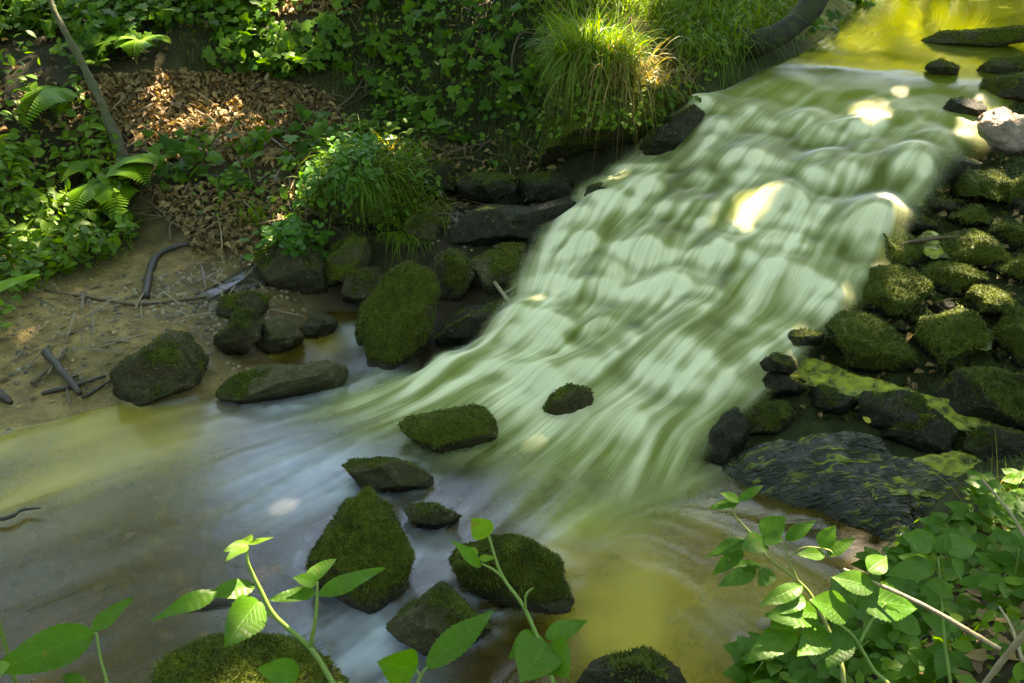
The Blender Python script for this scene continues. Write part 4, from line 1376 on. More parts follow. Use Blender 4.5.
# sparse grass along the top of the bank and on the slope
P, N = spots([(545, -40), (800, -60), (790, 20), (740, 60), (690, 60), (640, 20), (545, 40)], 3600, 17)
P2, N2 = spots([(310, 215), (330, 150), (380, 128), (440, 160), (450, 230), (380, 240)], 700, 18)
P3, N3 = spots([(-80, 150), (140, 180), (140, 260), (-80, 330)], 350, 19)
P, N = np.vstack([P, P2, P3]), np.vstack([N, N2, N3])
n = len(P)
D = N * [1, 1, 0] + rg.normal(size=(n, 3)) * [.6, .6, 0] + [0, -.25, 0]
V, F, idx = blades(P, D, rg.uniform(.08, .24, n) * np.where(P[:, 0] > .1, 2.2, 1.0), rg.uniform(.004, .008, n), .8, 25, 5, rise=.9)
tag(mesh_obj("bank_grass", V, F, LM_GRASS, smooth=False, colors={"rnd": np.clip(rg.normal(.5, .3, n), 0, 1)[idx]}), kind="stuff")

# long grass hanging over the mound
mv = np.empty(len(MOUND.data.vertices) * 3, np.float32)
MOUND.data.vertices.foreach_get("co", mv)
mv = mv.reshape(-1, 3)
mn = np.empty(len(MOUND.data.vertices) * 3, np.float32)
MOUND.data.vertices.foreach_get("normal", mn)
mn = mn.reshape(-1, 3)
mn = mn.astype(float); mv = mv.astype(float)
sx, sy, dd = project(mv)
mc = mv.mean(0)
tuft = empty("grass_tuft", mc + [0, 0, .25])
tag(tuft, "long bright green and straw grass tumbling over the mossy mound", "grass tuft")
o_ = np.array(tuft.location)
for nm, m, cnt, cond, Lr, seed in (("green_blades", LM_GRASS, 5600, (sy < 66) & (mn[:, 2] > .15), (.08, .38), 31), ("straw_blades", LM_DRYGRASS, 800, (sy < 88) & (sx > 590) & (mn[:, 2] > .0), (.16, .38), 37)):
    ids = np.where(cond & (mn[:, 1] < .55))[0]
    k = rg.choice(ids, cnt)
    P = mv[k] + rg.normal(size=(cnt, 3)) * .02 - mn[k] * .01
    cl_ = np.stack([fbm(P * 14, 2, 61), fbm(P * 14, 2, 62), 0 * P[:, 0]], 1)
    D = (P - mc) * [1, 1, 0] * 1.2 + rg.normal(size=(cnt, 3)) * [.65, .65, 0] + cl_ * 1.5 + [-.05, -.30, 0]
    V, F, idx = blades(P - o_, D, rg.uniform(*Lr, cnt), rg.uniform(.004, .009, cnt), np.clip(.85 + .8 * fbm(P * 9, 2, 63) + rg.normal(size=cnt) * .3, .25, 2), seed, 7, rise=.95)
    mesh_obj(nm, V, F, m, parent=tuft, smooth=False, colors={"rnd": np.clip(rg.normal(.5, .28, cnt), 0, 1)[idx]})


def on_mesh(o, cond):
    v = np.empty(len(o.data.vertices) * 3, np.float32); o.data.vertices.foreach_get("co", v)
    n = np.empty(len(o.data.vertices) * 3, np.float32); o.data.vertices.foreach_get("normal", n)
    v, n = v.reshape(-1, 3).astype(float), n.reshape(-1, 3).astype(float)
    ids = np.where(cond(v, n))[0]
    return v, n, ids


def leafy(o, cnt, tmpl, m, size, label, seed, lift=(.01, .05), cond=lambda v, n: (n[:, 2] > .1) & (n[:, 1] < .6), name="creeping_plant"):
    v, nn, ids = on_mesh(o, cond)
    r2 = np.random.default_rng(seed)
    k = r2.choice(ids, cnt)
    e = empty(name, v[ids].mean(0))
    tag(e, label, "plant")
    P = v[k] + r2.normal(size=(cnt, 3)) * .012 + nn[k] * r2.uniform(*lift, (cnt, 1)) - np.array(e.location)
    M_ = frames(nn[k] * .5 + r2.normal(size=(cnt, 3)) * .4 + [0, -.2, .7], r2.uniform(0, 6.28, cnt))
    V, F, idx = scatter(tmpl[0], tmpl[1], M_, P, r2.uniform(*size, cnt))
    rr = np.clip(r2.normal(.5, .25, cnt) + .3 * fbm(P * 8, 2, 5), 0, 1)
    mesh_obj("foliage", V, F, m, parent=e, smooth=False, colors={"rnd": rr[idx]})
    return e


leafy(HUMMOCK, 950, T_OV, LM_CLOVER, (.018, .050), "carpet of small bright leaves growing all over the hummock", 11, lift=(.0, .10), cond=lambda v, n: (n[:, 2] > .0) & (n[:, 1] < .6) & (fbm(v * 7, 3, 77) > -.02))
v, nn, ids = on_mesh(HUMMOCK, lambda v, n: (n[:, 2] > -.1) & (n[:, 1] < .5))
k = rg.choice(ids, 900)
V, F, idx = blades(v[k], nn[k] * [1, 1, 0] + rg.normal(size=(900, 3)) * [.5, .5, 0] + [0, -.2, 0], rg.uniform(.05, .28, 900), rg.uniform(.003, .006, 900), .9 + .6 * fbm(v[k] * 8, 2, 71), 91, 6, rise=.9)
tag(mesh_obj("grass_tuft", V, F, LM_GRASS, smooth=False, colors={"rnd": np.clip(rg.normal(.4, .3, 900), 0, 1)[idx]}), "fine green grass mixed with the small leaves on the hummock", "grass tuft")
leafy(MOUND, 320, T_OV, LM_HERB, (.02, .045), "scattered small leaves of a creeper on the dark face of the mossy mound", 12, cond=lambda v, n: (n[:, 1] < .1) & (n[:, 2] > -.3))


def tuft_at(label, px, py, n, Lr, m, cat="grass tuft", head=(0, -.5, 0), lift=0.0, droop=1.0, rise=.8, seed=0, w=(.003, .006), r0=.04, name="grass_tuft", t=None):
    q = (hit(px, py) if t is None else at_depth(px, py, t)) + [0, 0, lift]
    P = rg.normal(size=(n, 3)) * [r0, r0, .005]
    D = rg.normal(size=(n, 3)) * [.8, .8, 0] + head
    V, F, idx = blades(P, D, rg.uniform(*Lr, n), rg.uniform(*w, n), droop, 50 + seed, 6, rise=rise)
    o = mesh_obj(name, V, F, m, smooth=False, colors={"rnd": np.clip(rg.normal(.5, .28, n), 0, 1)[idx]})
    o.location = q
    return tag(o, label, cat)


tuft_at("yellow drooping grass hanging over the small stone near the bright fallen leaf", 428, 212, 160, (.10, .26), LM_DRYGRASS, seed=1, head=(.3, -.6, 0))
tuft_at("green grass sprouting from behind the tall shaggy boulder", 408, 248, 130, (.10, .24), LM_GRASS, seed=2, lift=.05)
tuft_at("wispy dry grass stems standing over the hummock of low leaves", 390, 165, 60, (.14, .30), LM_DRYGRASS, seed=3, droop=.4, rise=1.0)
tuft_at("fine green grass at the mud's upper rim beside the leaf-crowned boulder", 262, 222, 70, (.10, .24), LM_GRASS, seed=4, droop=.5, rise=1.0)
tuft_at("thin trailing grass hanging down beside the mound over the cascade rim", 700, 60, 110, (.2, .42), LM_GRASS, seed=5, head=(.2, -.8, 0), droop=1.5, rise=.4, lift=.12, r0=.10)
tuft_at("dry reedy grass standing at the near bank above the yellow pool", 992, 505, 60, (.10, .24), LM_DRYGRASS, seed=6, droop=.35, rise=1.0, w=(.002, .004))
tuft_at("green reedy grass mixed in front of the dry reeds on the near bank", 1005, 515, 50, (.10, .22), LM_GRASS, seed=7, droop=.4, rise=1.0, w=(.002, .004))
# clover cushion on its boulder
rv = np.empty(len(R7.data.vertices) * 3, np.float32); R7.data.vertices.foreach_get("co", rv); rv = rv.reshape(-1, 3)
sx, sy, dd = project(rv)
ids = np.where(in_poly(sx, sy, [(250, 256), (258, 232), (290, 220), (326, 230), (334, 254), (300, 258), (270, 262)]))[0]
cu = empty("clover_cushion", rv[ids].mean(0)); o_ = np.array(cu.location)
tag(cu, "bright green cushion of small round leaves growing on a boulder", "plant")
k = rg.choice(ids, 230)
P = rv[k] + rg.normal(size=(230, 3)) * .02 + np.stack([0 * k, 0 * k, rg.uniform(.02, .075, 230)], 1)
M_ = frames(rg.normal(size=(230, 3)) * .35 + [0, -.25, 1], rg.uniform(0, 6.28, 230))
V, F, idx = scatter(T_ROUND[0], T_ROUND[1], M_, P - o_, rg.uniform(.03, .055, 230))
mesh_obj("foliage", V, F, LM_CLOVER, parent=cu, smooth=False, colors={"rnd": rg.random(230)[idx]})
V, F, idx = blades(rv[k] - o_, rg.normal(size=(230, 3)) * [1, 1, 0], rg.uniform(.04, .08, 230), np.full(230, .003), .1, 77, 3, rise=1.0)
mesh_obj("stems", V, F, LM_CLOVER, parent=cu, smooth=False, colors={"rnd": rg.random(230)[idx]})
# seedlings on the ledge and a yellow fallen leaf
def seedling(label, px, py, n, size, m, seed, h=.06, name="seedling", spread=.03):
    q = hit(px, py)
    r2 = np.random.default_rng(seed)
    P = r2.normal(size=(n, 3)) * [spread, spread, 0] + np.stack([np.zeros(n), np.zeros(n), r2.uniform(h * .4, h, n)], 1)
    M_ = frames(r2.normal(size=(n, 3)) * .5 + [0, -.4, .8], r2.uniform(0, 6.28, n))
    V, F, idx = scatter(T_OV[0], T_OV[1], M_, P, r2.uniform(size * .7, size * 1.2, n))
    e = empty(name, q)
    tag(e, label, "plant")
    mesh_obj("leaves", V, F, m, parent=e, smooth=False, colors={"rnd": r2.random(n)[idx]})
    V, F, idx = blades(P * [.2, .2, 0], P * [1, 1, 0] + 1e-3, np.linalg.norm(P, axis=1), np.full(n, .003), .0, seed, 3, rise=1.0)
    mesh_obj("stem", V, F, LM_HERB, parent=e, smooth=False, colors={"rnd": r2.random(n)[idx]})


seedling("tiny bright green seedling alone on the black wet ledge", 521, 237, 7, .035, LM_YOUNG, 1, .05)
seedling("small green seedling on dark soil at the foot of the mossy bank", 497, 172, 12, .05, LM_CLOVER, 2, .06, spread=.05)
seedling("leafy sprout hanging on the bank left bare beside the bramble stem", 528, 118, 10, .05, LM_CLOVER, 3, .10, spread=.06)
lf = simple_leaf(7, .6, .1, .1)
for px, py, s, lab in ((423, 198, .085, "fallen bright yellow leaf above the drooping grass"), (770, 425, .035, "yellow leaf stuck on the dark stone at the cascade's side"), (866, 430, .035, "orange-brown leaf under the knobbly dark stone")):
    M_ = frames(np.array([[.1, -.7, .7]]), np.array([2.4]))
    V, F, idx = scatter(lf[0], lf[1], M_, (hit(px, py) + [0, -.03, .05])[None], [s])
    tag(mesh_obj("fallen_leaf", V, F, LM_YELLOW, colors={"rnd": np.full(len(V), .5)}), lab, "leaf")


# ferns: each frond a rachis with tapering pairs of pinnae
def frond(base, tip, arch, npair=20, width=.42):
    base, tip = np.array(base, float), np.array(tip, float)
    L = np.linalg.norm(tip - base)
    t = np.linspace(0, 1, npair + 4)
    C = base[None] * (1 - t[:, None]) + tip[None] * t[:, None] + np.array([0, 0, 1.0]) * (arch * L * np.sin(np.pi * t))[:, None]
    parts = [tube(C[::3] if len(C[::3]) > 2 else C, [.004, .0015], n=14, sides=4)]
    ax = (tip - base) / L
    side = np.cross(ax, [0, 0, 1.0]); side /= np.linalg.norm(side)
    pin = simple_leaf(6, .40, .05, .12)
    pv = pin[0].copy()
    for i in range(3, len(t) - 1):
        s = (i - 3) / (len(t) - 4)
        wl = width * L * (1 - s) ** .85 * min(1, .55 + s * 2.0)
        for sg in (1, -1):
            d = side * sg + ax * .42 + np.array([0, 0, -.12])
            d /= np.linalg.norm(d)
            y = np.cross([0, 0, 1.0], d); y /= np.linalg.norm(y)
            z = np.cross(d, y)
            R = np.stack([d, y, z], 1)
            parts.append(((pv * [1, 1.2, 1]) @ R.T * wl + C[i], pin[1]))
    return join(parts)


def fern(label, base, tips, arch=.18, dz=.0):
    b = hit(*base)
    e = empty("fern", b)
    tag(e, label, "fern", "ferns on the wooded slope")
    tb = hit_t(*base)
    for k, (px, py, dd) in enumerate(tips):
        q = at_depth(px, py, tb + dd) - b
        V, F = frond(np.array([0, 0, .02]), q, arch)
        mesh_obj("frond", V, F, LM_FERN, parent=e, smooth=False, colors={"rnd": np.full(len(V), .35 + .3 * ((k * 37) % 10) / 10)})


fern("broad bright fern beside the slim leaning tree's upper foot", (62, 92), [(22, 134, -.35), (58, 122, -.25), (20, 100, -.1), (75, 82, 0)])
fern("two-fronded fern at the mossy foot of the slim leaning tree", (118, 176), [(160, 166, -.25), (98, 160, -.1), (150, 188, -.3)])
fern("fern hanging on the dark ivy bank above the leaf litter", (142, 48), [(115, 42, -.2), (172, 44, -.15), (134, 62, -.3)])
fern("fern with drooping fronds below the slim leaning tree", (88, 166), [(60, 184, -.25), (98, 176, -.2), (70, 160, 0)])
fern("larger shaded fern under the drooping one near the mud", (110, 190), [(72, 215, -.35), (120, 222, -.35), (100, 205, -.3), (128, 196, -.2)])
fern("small fern on the leaf slope above the hummock", (372, 130), [(358, 122, -.1), (380, 118, -.1), (350, 132, -.2)])

# ------------------------------------------------------------------ leaves near the lens: saplings and brambles
def big_leaf(base, tip, width, nhint=(0, -.45, .9), fold=.10, curl=.12, serr=.06, teeth=13, shape=.70, seed=0, wave=.02):
    base, tip = np.asarray(base, float), np.asarray(tip, float)
    ax = tip - base
    L = np.linalg.norm(ax); ax /= L
    n = np.asarray(nhint, float); n = n - ax * (n @ ax); n /= np.linalg.norm(n)
    sd = np.cross(n, ax)
    nl, cols = teeth * 4 + 1, np.array([-1, -.66, -.33, 0, .33, .66, 1])
    t = np.linspace(0, 1, nl)
    w = np.sin(np.pi * t ** shape) ** .95
    w = w / w.max() * .5 * width
    saw = (t * teeth) % 1.0
    tooth = 1 + serr * (saw - .5) * 2
    rg2 = np.random.default_rng(seed)
    ph = rg2.uniform(0, 6.28, 3)
    V, UV = [], []
    for k in range(nl):
        for c in cols:
            ww = w[k] * c * (tooth[k] if abs(c) == 1 else 1)
            z = fold * abs(c) * w[k] * 1.6 - curl * L * (t[k] - .35) ** 2 + curl * L * .1225
            z += wave * L * math.sin(t[k] * 9 + ph[0] + 2 * c) * abs(c) + .0022 * L * math.sin((t[k] * 9.0 - abs(c) * 3.2) * 6.283)
            V.append(base + ax * (t[k] * L - serr * .25 * width * (abs(c) == 1) * (1 - saw[k]) * 0) + sd * ww + n * z)
            UV.append((c * .999, t[k]))
    return np.array(V), grid_faces(len(cols), nl), np.array(UV)


LEAFN = [0]


def add_leaf(root, base, tip, width, m, **k):
    LEAFN[0] += 1
    o_ = np.array(root.location)
    V, F, UV = big_leaf(np.asarray(base) - o_, np.asarray(tip) - o_, width, seed=LEAFN[0], **k)
    r = np.random.default_rng(LEAFN[0]).uniform(.15, .85)
    return mesh_obj("leaf", V, F, m, parent=root, colors={"rnd": np.full(len(V), r)}, uv=UV)


def zpx(z, origin, scale):
    return (z[0] / scale + origin[0], z[1] / scale + origin[1])


def plant(name, label, cat, org, sc, stems, leaves, m, t0, root_px=None, group=None, stem_mat=None, **kw):
    """stems [(points (zx, zy, dt)), radius0, radius1]; leaves [(base, tip, width ratio, dt_base, dt_tip, material or None)] in enlarged-photo coordinates"""
    def W(z, dt=0.0):
        px, py = zpx(z, org, sc)
        return at_depth(px, py, t0 + dt)
    # the stem's foot stands on the ground
    p0 = W(stems[0][0][0], stems[0][0][0][2] if len(stems[0][0][0]) > 2 else 0)
    foot = np.array([p0[0] * 1.0, p0[1] - .05, 0.0])
    foot[2] = max(float(hgt(foot[0], foot[1])), -.02) - .01
    e = empty(name, foot)
    tag(e, label, cat, group)
    for si, (pts, r0, r1) in enumerate(stems):
        P = [W(p, p[2] if len(p) > 2 else 0) - foot for p in pts]
        if si == 0:
            P = [np.zeros(3), (P[0]) * .5 + [0, .01, 0]] + P
        V, F = tube(P, [r0, r1], n=40, sides=7)
        mesh_obj("stem", V, F, stem_mat or MAT_STEM, parent=e)
    for lf_ in leaves:
        b, t, wr = lf_[:3]
        db = lf_[3] if len(lf_) > 3 else 0
        dt = lf_[4] if len(lf_) > 4 else 0
        B, T = W(b, db), W(t, dt)
        o = add_leaf(e, B, T, np.linalg.norm(T - B) * wr, (lf_[5] if len(lf_) > 5 and lf_[5] else m), **dict(kw, **(lf_[6] if len(lf_) > 6 else {})))
    return e


plant("sapling", "sapling with opposite toothed leaves and a yellow-green tip over the near round stone", "sapling", (150, 460), 3.063,
      [([(600, 760, 0), (560, 683, 0), (490, 575, 0), (385, 480, 0), (340, 400, 0), (298, 310, 0), (300, 262, 0)], .0060, .0022), ([(490, 575, 0), (505, 500, -.01), (511, 440, -.01), (512, 372, -.01)], .0035, .002),
       ([(392, 486, 0), (360, 468, 0), (330, 455, 0)], .003, .002)],
      [((300, 258), (378, 236), .22, 0, .0, LM_YOUNG), ((300, 256), (226, 278), .45, 0, -.03, LM_YOUNG), ((298, 262), (232, 306), .35, 0, -.05, LM_YOUNG), ((304, 258), (280, 240), .7, 0, .03, LM_YOUNG),
       ((480, 372), (570, 299), .48, 0, .03, None, dict(nhint=(0, -.2, 1))), ((510, 376), (438, 360), .6, 0, -.02), ((515, 417), (722, 326), .27, 0, .05), ((508, 405), (362, 428), .34, 0, -.03),
       ((322, 384), (165, 418), .42, 0, -.04), ((212, 404), (5, 488), .30, -.03, -.08), ((335, 428), (228, 570), .52, 0, -.1, None, dict(nhint=(.3, -.7, .6)))], LM_SAP, 1.42)
plant("sapling", "sapling with a few curled young leaves rising before the rounded mossy stone", "sapling", (360, 360), 2.114,
      [([(425, 760, 0), (410, 690, 0), (380, 600, 0), (345, 520, 0), (300, 455, 0), (272, 372, 0)], .0055, .002), ([(300, 457, 0), (280, 442, 0), (256, 430, 0)], .0025, .0015), ([(350, 530, 0), (350, 500, -.01), (358, 488, -.01), (367, 482, -.01)], .002, .0012)],
      [((272, 372), (236, 334), .95, 0, -.01, LM_YOUNG, dict(nhint=(.1, -.9, .4))), ((256, 438), (194, 380), .3, 0, -.02), ((250, 408), (216, 402), .6, 0, 0, LM_YOUNG), ((252, 420), (286, 418), .5, 0, 0, LM_YOUNG),
       ((392, 588), (482, 550), .42, 0, .03), ((392, 594), (315, 628), .85, 0, -.03), ((395, 596), (340, 680), .75, 0, -.08), ((400, 600), (440, 672), .8, 0, -.06, None, dict(nhint=(-.2, -.8, .5)))], LM_SAP, 1.46)
plant("sapling", "low sapling with one long serrated leaf and one round leaf by the near stones", "sapling", (360, 360), 2.114,
      [([(110, 760, 0), (120, 690, 0), (132, 662, 0), (142, 650, 0)], .004, .002), ([(128, 670, 0), (120, 655, 0), (112, 645, 0)], .002, .0015)],
      [((140, 652), (286, 524), .33, 0, .05), ((120, 652), (38, 640), .85, 0, -.04, None, dict(nhint=(0, -.85, .5)))], LM_SAP, 1.40)
plant("sapling", "single broad leaf poking up in front of the near round stone", "sapling", (150, 460), 3.063,
      [([(440, 760, 0), (430, 700, 0), (440, 672, 0)], .003, .002)], [((458, 655), (328, 640), .62, 0, -.03, None, dict(nhint=(.1, -.7, .7)))], LM_SAP, 1.38)
plant("seedling_tree", "pale-leaved sapling at the picture's near corner with an oval leaf above a big one", "sapling", (0, 480), 3.365,
      [([(375, 800, 0), (362, 690, 0), (338, 600, 0), (325, 515, 0)], .003, .0018), ([(325, 515, 0), (300, 522, 0), (250, 560, 0)], .002, .0015)],
      [((310, 510), (447, 392), .38, 0, .04), ((318, 512), (-40, 652), .42, 0, -.05, None, dict(nhint=(.15, -.75, .65))), ((210, 660), (310, 690), .4, 0, 0), ((20, 610), (-60, 700), .5, -.05, -.1, LM_YOUNG)], LM_SAP, 1.35)
plant("reed", "lone long bright blade reaching in from the picture's edge over the sand", "plant", (0, 200), 3.104,
      [([(-260, 420, 0), (-200, 330, 0), (-90, 300, 0), (-70, 297, 0)], .004, .002)], [((-75, 300), (122, 226), .24, 0, .05, LM_YOUNG, dict(serr=.0))], LM_SAP, 1.5)
# bramble sprays on the near bank, copied from the photo leaf by leaf
Z2 = ((690, 460), 3.063)
plant("bramble", "tall bramble spray with many oval leaflets leaning out over the golden water", "bramble", *Z2,
      [([(470, 700, -.05), (440, 560, -.02), (380, 430, 0), (330, 370, 0), (230, 290, 0), (190, 230, 0), (135, 165, 0), (145, 125, 0)], .0050, .0018), ([(330, 372, 0), (300, 300, 0), (290, 255, 0)], .003, .0015),
       ([(440, 290, 0), (420, 275, 0), (350, 268, 0), (300, 300, 0)], .0022, .0015), ([(235, 320, 0), (190, 330, 0), (130, 330, 0), (118, 300, 0)], .002, .0012)],
      [((152, 126), (92, 100), .5), ((150, 124), (226, 76), .36), ((148, 130), (58, 146), .38), ((222, 235), (292, 172), .85), ((225, 240), (286, 248), .85, 0, -.03), ((230, 245), (160, 275), .7, 0, -.04),
       ((172, 244), (52, 294), .36), ((162, 278), (66, 352), .42), ((140, 326), (228, 322), .42), ((200, 338), (84, 388), .38, 0, -.04), ((248, 338), (212, 388), .72, 0, -.03),
       ((292, 246), (384, 186), .42), ((400, 268), (444, 200), .72), ((414, 288), (326, 290), .42, 0, -.02), ((420, 292), (508, 236), .40)], LM_BRAM, 1.85, stem_mat=MAT_STEM_DRY)
plant("bramble", "wide-leaved bramble in front of the tall spray, its leaves overlapping", "bramble", *Z2,
      [([(620, 740, 0), (560, 640, 0), (500, 540, 0), (440, 490, 0), (400, 440, 0)], .005, .002), ([(520, 560, 0), (560, 490, 0), (600, 440, 0)], .003, .002)],
      [((486, 470), (368, 428), .75, 0, -.02), ((510, 428), (700, 452), .62, 0, .02), ((565, 392), (434, 358), .62, 0, 0), ((545, 340), (605, 296), .7, 0, .03), ((345, 385), (208, 448), .34, 0, -.03), ((350, 420), (275, 470), .5, 0, -.03),
       ((390, 470), (232, 478), .5, 0, -.04), ((300, 480), (250, 515), .8, 0, -.04), ((330, 510), (170, 620), .4, 0, -.06), ((420, 520), (330, 600), .6, 0, -.05), ((480, 530), (420, 640), .6, 0, -.05), ((640, 500), (590, 440), .6, 0, 0)], LM_BRAM, 1.72)
plant("bramble", "bramble with broad rounded leaves beside the dark slab's corner", "bramble", *Z2,
      [([(800, 720, 0), (780, 560, 0), (770, 420, 0), (760, 300, 0)], .005, .002), ([(770, 420, 0), (720, 340, 0)], .003, .0015)],
      [((745, 268), (648, 228), .78, 0, .0), ((742, 272), (690, 206), .8, 0, .02), ((775, 272), (884, 258), .62, 0, .03), ((760, 285), (790, 220), .7, 0, .02), ((750, 322), (602, 352), .42, 0, -.04), ((745, 350), (690, 290), .5, 0, 0),
       ((812, 290), (830, 370), .35, 0, -.05), ((800, 400), (720, 380), .6, 0, -.03), ((700, 500), (622, 510), .75, 0, -.03), ((700, 545), (640, 555), .6, 0, -.03)], LM_BRAM, 1.9)
for (x0, y0), (x1, y1), t0, r, lab in (((470, 335), (950, 580), 1.75, .0045, "long straight straw-coloured stem lying across the bramble leaves"), ((895, 60), (1060, 290), 1.95, .0035, "thin pale dry stem slanting above the yellow pool"),
                                       ((900, 690), (1060, 500), 1.55, .006, "thick pale dead stem at the picture's bottom corner"), ((948, 450), (1020, 620), 1.6, .003, "thin pale stem crossing the thick dead one")):
    a, b = zpx((x0, y0), *Z2), zpx((x1, y1), *Z2)
    A, B = at_depth(*a, t0), at_depth(*b, t0 - .1)
    V, F = tube([A, (A + B) / 2 + [0, 0, .01], B], [r * .7, r], n=24, sides=7, rough=.3)
    tag(mesh_obj("dry_stem", V, F, W_PALE), lab, "stem")
# more of the thicket: low leafy shoots rooted all over the near bank
rb = np.random.default_rng(77)
cl = [(-.05, 0, .055), (.0, .035, .05), (.0, -.035, .05)]


def shoot(px, py, h, seed, m):
    r2 = np.random.default_rng(seed)
    q = hit(px, py)
    e = empty("bramble_shoot", q)
    tag(e, "low green bramble shoot in the thicket on the near bank", "bramble", "low bramble shoots of the near bank thicket")
    lean = np.array([r2.normal() * .25 - .15, r2.normal() * .2 - .1, 1.0]); lean /= np.linalg.norm(lean)
    top = lean * h
    V, F = tube([np.zeros(3), top * .5 + r2.normal(size=3) * .01, top], [.003, .0015], n=12, sides=6)
    mesh_obj("stem", V, F, MAT_STEM, parent=e)
    for k in range(r2.integers(4, 7)):
        f = .35 + .65 * k / 5
        az = r2.uniform(0, 6.28)
        nleaf = 3
        d0 = np.array([math.cos(az), math.sin(az), r2.uniform(-.1, .35)])
        b0 = top * min(f, 1)
        pet = b0 + d0 * h * .16
        for j, a in enumerate((0, 1.15, -1.15)):
            c, s = math.cos(a), math.sin(a)
            d = np.array([d0[0] * c - d0[1] * s, d0[0] * s + d0[1] * c, d0[2] - .15])
            L = r2.uniform(.05, .09) * (1 if j == 0 else .85)
            add_leaf(e, q + pet, q + pet + d * L, L * r2.uniform(.5, .68), m, teeth=8)
    return e


k = 0
for (px, py, h) in [(880, 575, .10), (915, 560, .12), (945, 545, .12), (975, 530, .12), (1005, 520, .14), (900, 610, .12), (935, 590, .13), (970, 575, .13), (1005, 560, .14), (870, 640, .12), (905, 650, .12), (945, 630, .12), (985, 610, .14),
                    (1020, 600, .14), (830, 660, .12), (860, 675, .12), (790, 670, .12), (765, 675, .10), (820, 690, .12), (900, 690, .12), (940, 675, .10), (800, 640, .10), (840, 620, .09), (1015, 545, .14), (960, 555, .10), (1040, 570, .14), (750, 690, .12), (780, 700, .12), (985, 505, .09), (1018, 500, .12)]:
    shoot(px, py, h, 300 + k, LM_BRAM)
    k += 1
tag(cover("near_bank_herbs", [([(790, 650), (860, 560), (960, 520), (1060, 490), (1060, 720), (760, 720)], 650)], T_OV, LM_HERB, (.02, .05), (.0, .05), .5, 91), kind="stuff")
tag(cover("near_bank_litter", [([(900, 640), (960, 560), (1060, 520), (1060, 720), (860, 720)], 260)], T_OV, LM_LITTER, (.03, .055), (.0, .01), .3, 95, up=.9), kind="stuff")

# ------------------------------------------------------------------ the wood around: unseen leaf canopy shaped to dapple the sun and sunlit trees beyond
def leaf_cloud(centres, radii, per, size, seed, holes=(), gap=None):
    rg2 = np.random.default_rng(seed)
    C = np.repeat(centres, per, 0)
    R = np.repeat(radii, per, 0)
    n = len(C)
    d = rg2.normal(size=(n, 3)); d /= np.linalg.norm(d, axis=1)[:, None]
    P = C + d * (R * rg2.random((n, 1)) ** .45) * [1, 1, .7]
    keep = np.ones(n, bool)
    for (h, r) in holes:
        rel = P - np.array(h)
        along = rel @ TO_SUN
        dist = np.linalg.norm(rel - along[:, None] * TO_SUN, axis=1)
        keep &= dist > r + .08
    if gap is not None:
        keep &= ~gap(P)
    P = P[keep]; n = len(P)
    M_ = frames(rg2.normal(size=(n, 3)) * .6 + [0, 0, 1], rg2.uniform(0, 6.28, n))
    T = np.array([(0, 0, 0), (.5, -.34, .03), (1, 0, -.08), (.5, .34, .03)], float)
    return scatter(T, np.array([[0, 1, 2, 3]]), M_, P, rg2.uniform(size * .7, size * 1.3, n)) + (rg2.random(n),)


HOLES = [(plane_hit(742, 232), .095), (plane_hit(862, 144), .06), (plane_hit(990, 132), .13),  # gaps cut through the leaves along the sun's rays for chosen sunny spots
         (at_z(560, 466, 0), .0), (hit(150, 95), .08), (hit(112, 100), .06), (hit(85, 10), .10), (hit(10, 30), .08), (hit(110, 70), .06),
         (mc + [0, 0, .35], .16), (mc + [.2, -.1, .3], .10), (at_depth(430, 600, 2.2), .06), (hit(250, 110), .07), (hit(285, 5), .12), (hit(620, 5), .2),
         (at_depth(250, 590, 1.42), .05), (at_depth(740, 560, 1.85), .06), (at_depth(960, 600, 1.7), .08), (at_depth(860, 620, 1.7), .06), ] + [(hit(a, b), r) for a, b, r in ((60, 220, .06), (30, 260, .07), (110, 240, .05), (300, 190, .05), (370, 175, .08), (395, 190, .05), (290, 240, .11), (20, 130, .06), (170, 345, .03), (330, 120, .05), (480, 60, .05), (440, 100, .04),
          (900, 600, .05), (1000, 560, .06), (830, 660, .05), (960, 650, .05), (1010, 520, .05), (890, 570, .03), (230, 112, .09), (180, 130, .06), (270, 135, .05), (120, 95, .05))] + [(at_depth(405, 290, 3.9), .04), (at_depth(365, 510, 2.4), .05), (at_depth(510, 550, 2.3), .04), (at_depth(245, 640, 2.0), .06)] + [
         (plane_hit(895, 296), .04), (plane_hit(975, 255), .03), (plane_hit(1000, 300), .04), (plane_hit(870, 335), .03), (plane_hit(880, 250), .025), (plane_hit(950, 330), .03), (plane_hit(1000, 190), .04), (plane_hit(960, 340), .05)]
rc = np.random.default_rng(123)
cen, rad = [], []
for i in range(430):
    g = np.array([rc.uniform(-4.4, 4.6), rc.uniform(.2, 7.4), .3])
    h = rc.uniform(5.5, 9.0)
    cen.append(g + TO_SUN * (h / TO_SUN[2]))
    rad.append([rc.uniform(.5, 1.1)])
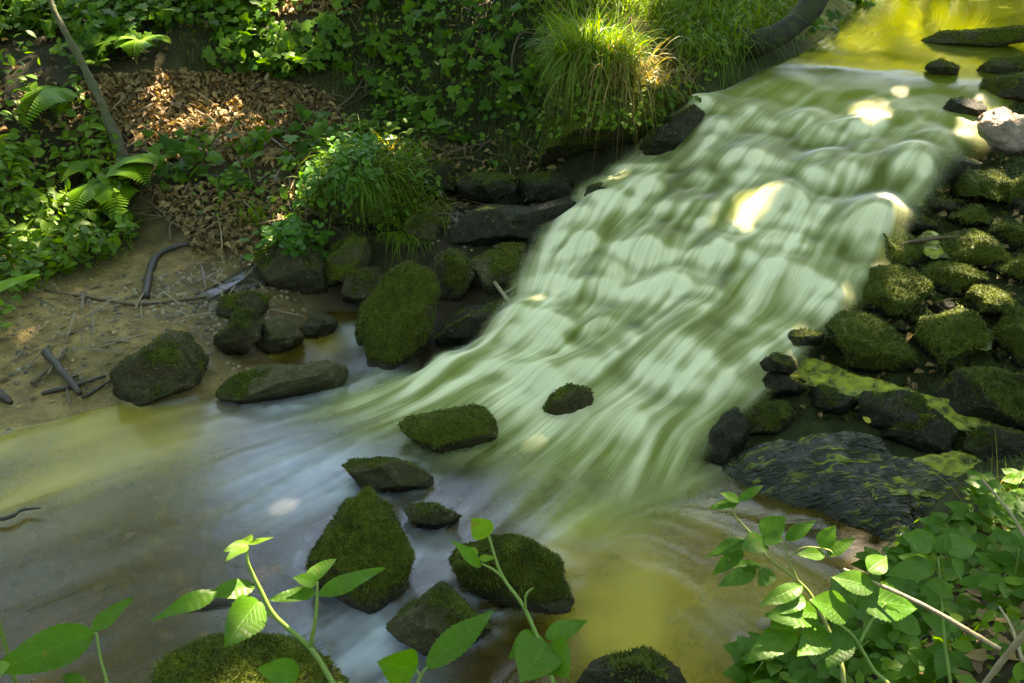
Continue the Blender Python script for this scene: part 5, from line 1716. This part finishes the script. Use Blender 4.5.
for i in range(520):
    el = math.asin(rc.uniform(.22, 1.0))
    azd = rc.uniform(65, 365)
    az = math.radians(azd)
    d = rc.uniform(8.5, 11)
    cen.append(np.array([0.3 + d * math.cos(el) * math.sin(az), 3.0 + d * math.cos(el) * math.cos(az), .5 + d * math.sin(el)]))
    rad.append([rc.uniform(.7, 1.4)])
cen, rad = np.array(cen), np.array(rad)
LM_CAN = leaf_material("unseen_canopy_leaf", (.06, .12, .008), (.13, .21, .014), trans=.55)


def gapfn(P):
    """open sky towards which the still pool looks"""
    az = np.degrees(np.arctan2(P[:, 0] + .5, P[:, 1] - 2.6))
    el = np.degrees(np.arctan2(P[:, 2], np.hypot(P[:, 0] + .5, P[:, 1] - 2.6)))
    return (az < 2) & (az > -23) & (el > 26) & (el < 51)


V, F, idx, r = leaf_cloud(cen, rad, 140, .17, 5, HOLES, gapfn)
canopy = mesh_obj("unseen_canopy", V, F, LM_CAN, smooth=False, colors={"rnd": r[idx]})
tag(canopy, kind="stuff")
# the wooded slope all round, its sunlit side beyond the head of the cascade
cen, rad = [], []
for i in range(420):
    a = math.radians(rc.uniform(0, 66))
    z = 9.5 * rc.random() ** 1.3
    d = 9.5 + 1.25 * z + rc.uniform(-.6, .6)
    cen.append([d * math.sin(a) + .6, d * math.cos(a) + 1.5, z + .8])
    rad.append([rc.uniform(.5, 1.0)])
V, F, idx, r = leaf_cloud(np.array(cen), np.array(rad), 130, .24, 6)
LM_FAR = leaf_material("sunlit_leaf", (.16, .22, .010), (.30, .34, .018), trans=.6)  # sunlight put into the colour: a brighter, yellower canopy leaf
far = mesh_obj("far_woodland", V, F, LM_FAR, smooth=False, colors={"rnd": r[idx]})
tag(far, kind="stuff")
cen, rad = [], []
for i in range(420):
    a = math.radians(rc.uniform(62, 362))
    z = rc.uniform(.2, 5.0)
    d = rc.uniform(10, 14)
    cen.append([d * math.sin(a), d * math.cos(a) + 3, z + .4])
    rad.append([rc.uniform(.8, 1.4)])
V, F, idx, r = leaf_cloud(np.array(cen), np.array(rad), 100, .30, 8, gap=gapfn)
under = mesh_obj("woodland_edge", V, F, LM_CAN, smooth=False, colors={"rnd": r[idx]})
tag(under, kind="stuff")
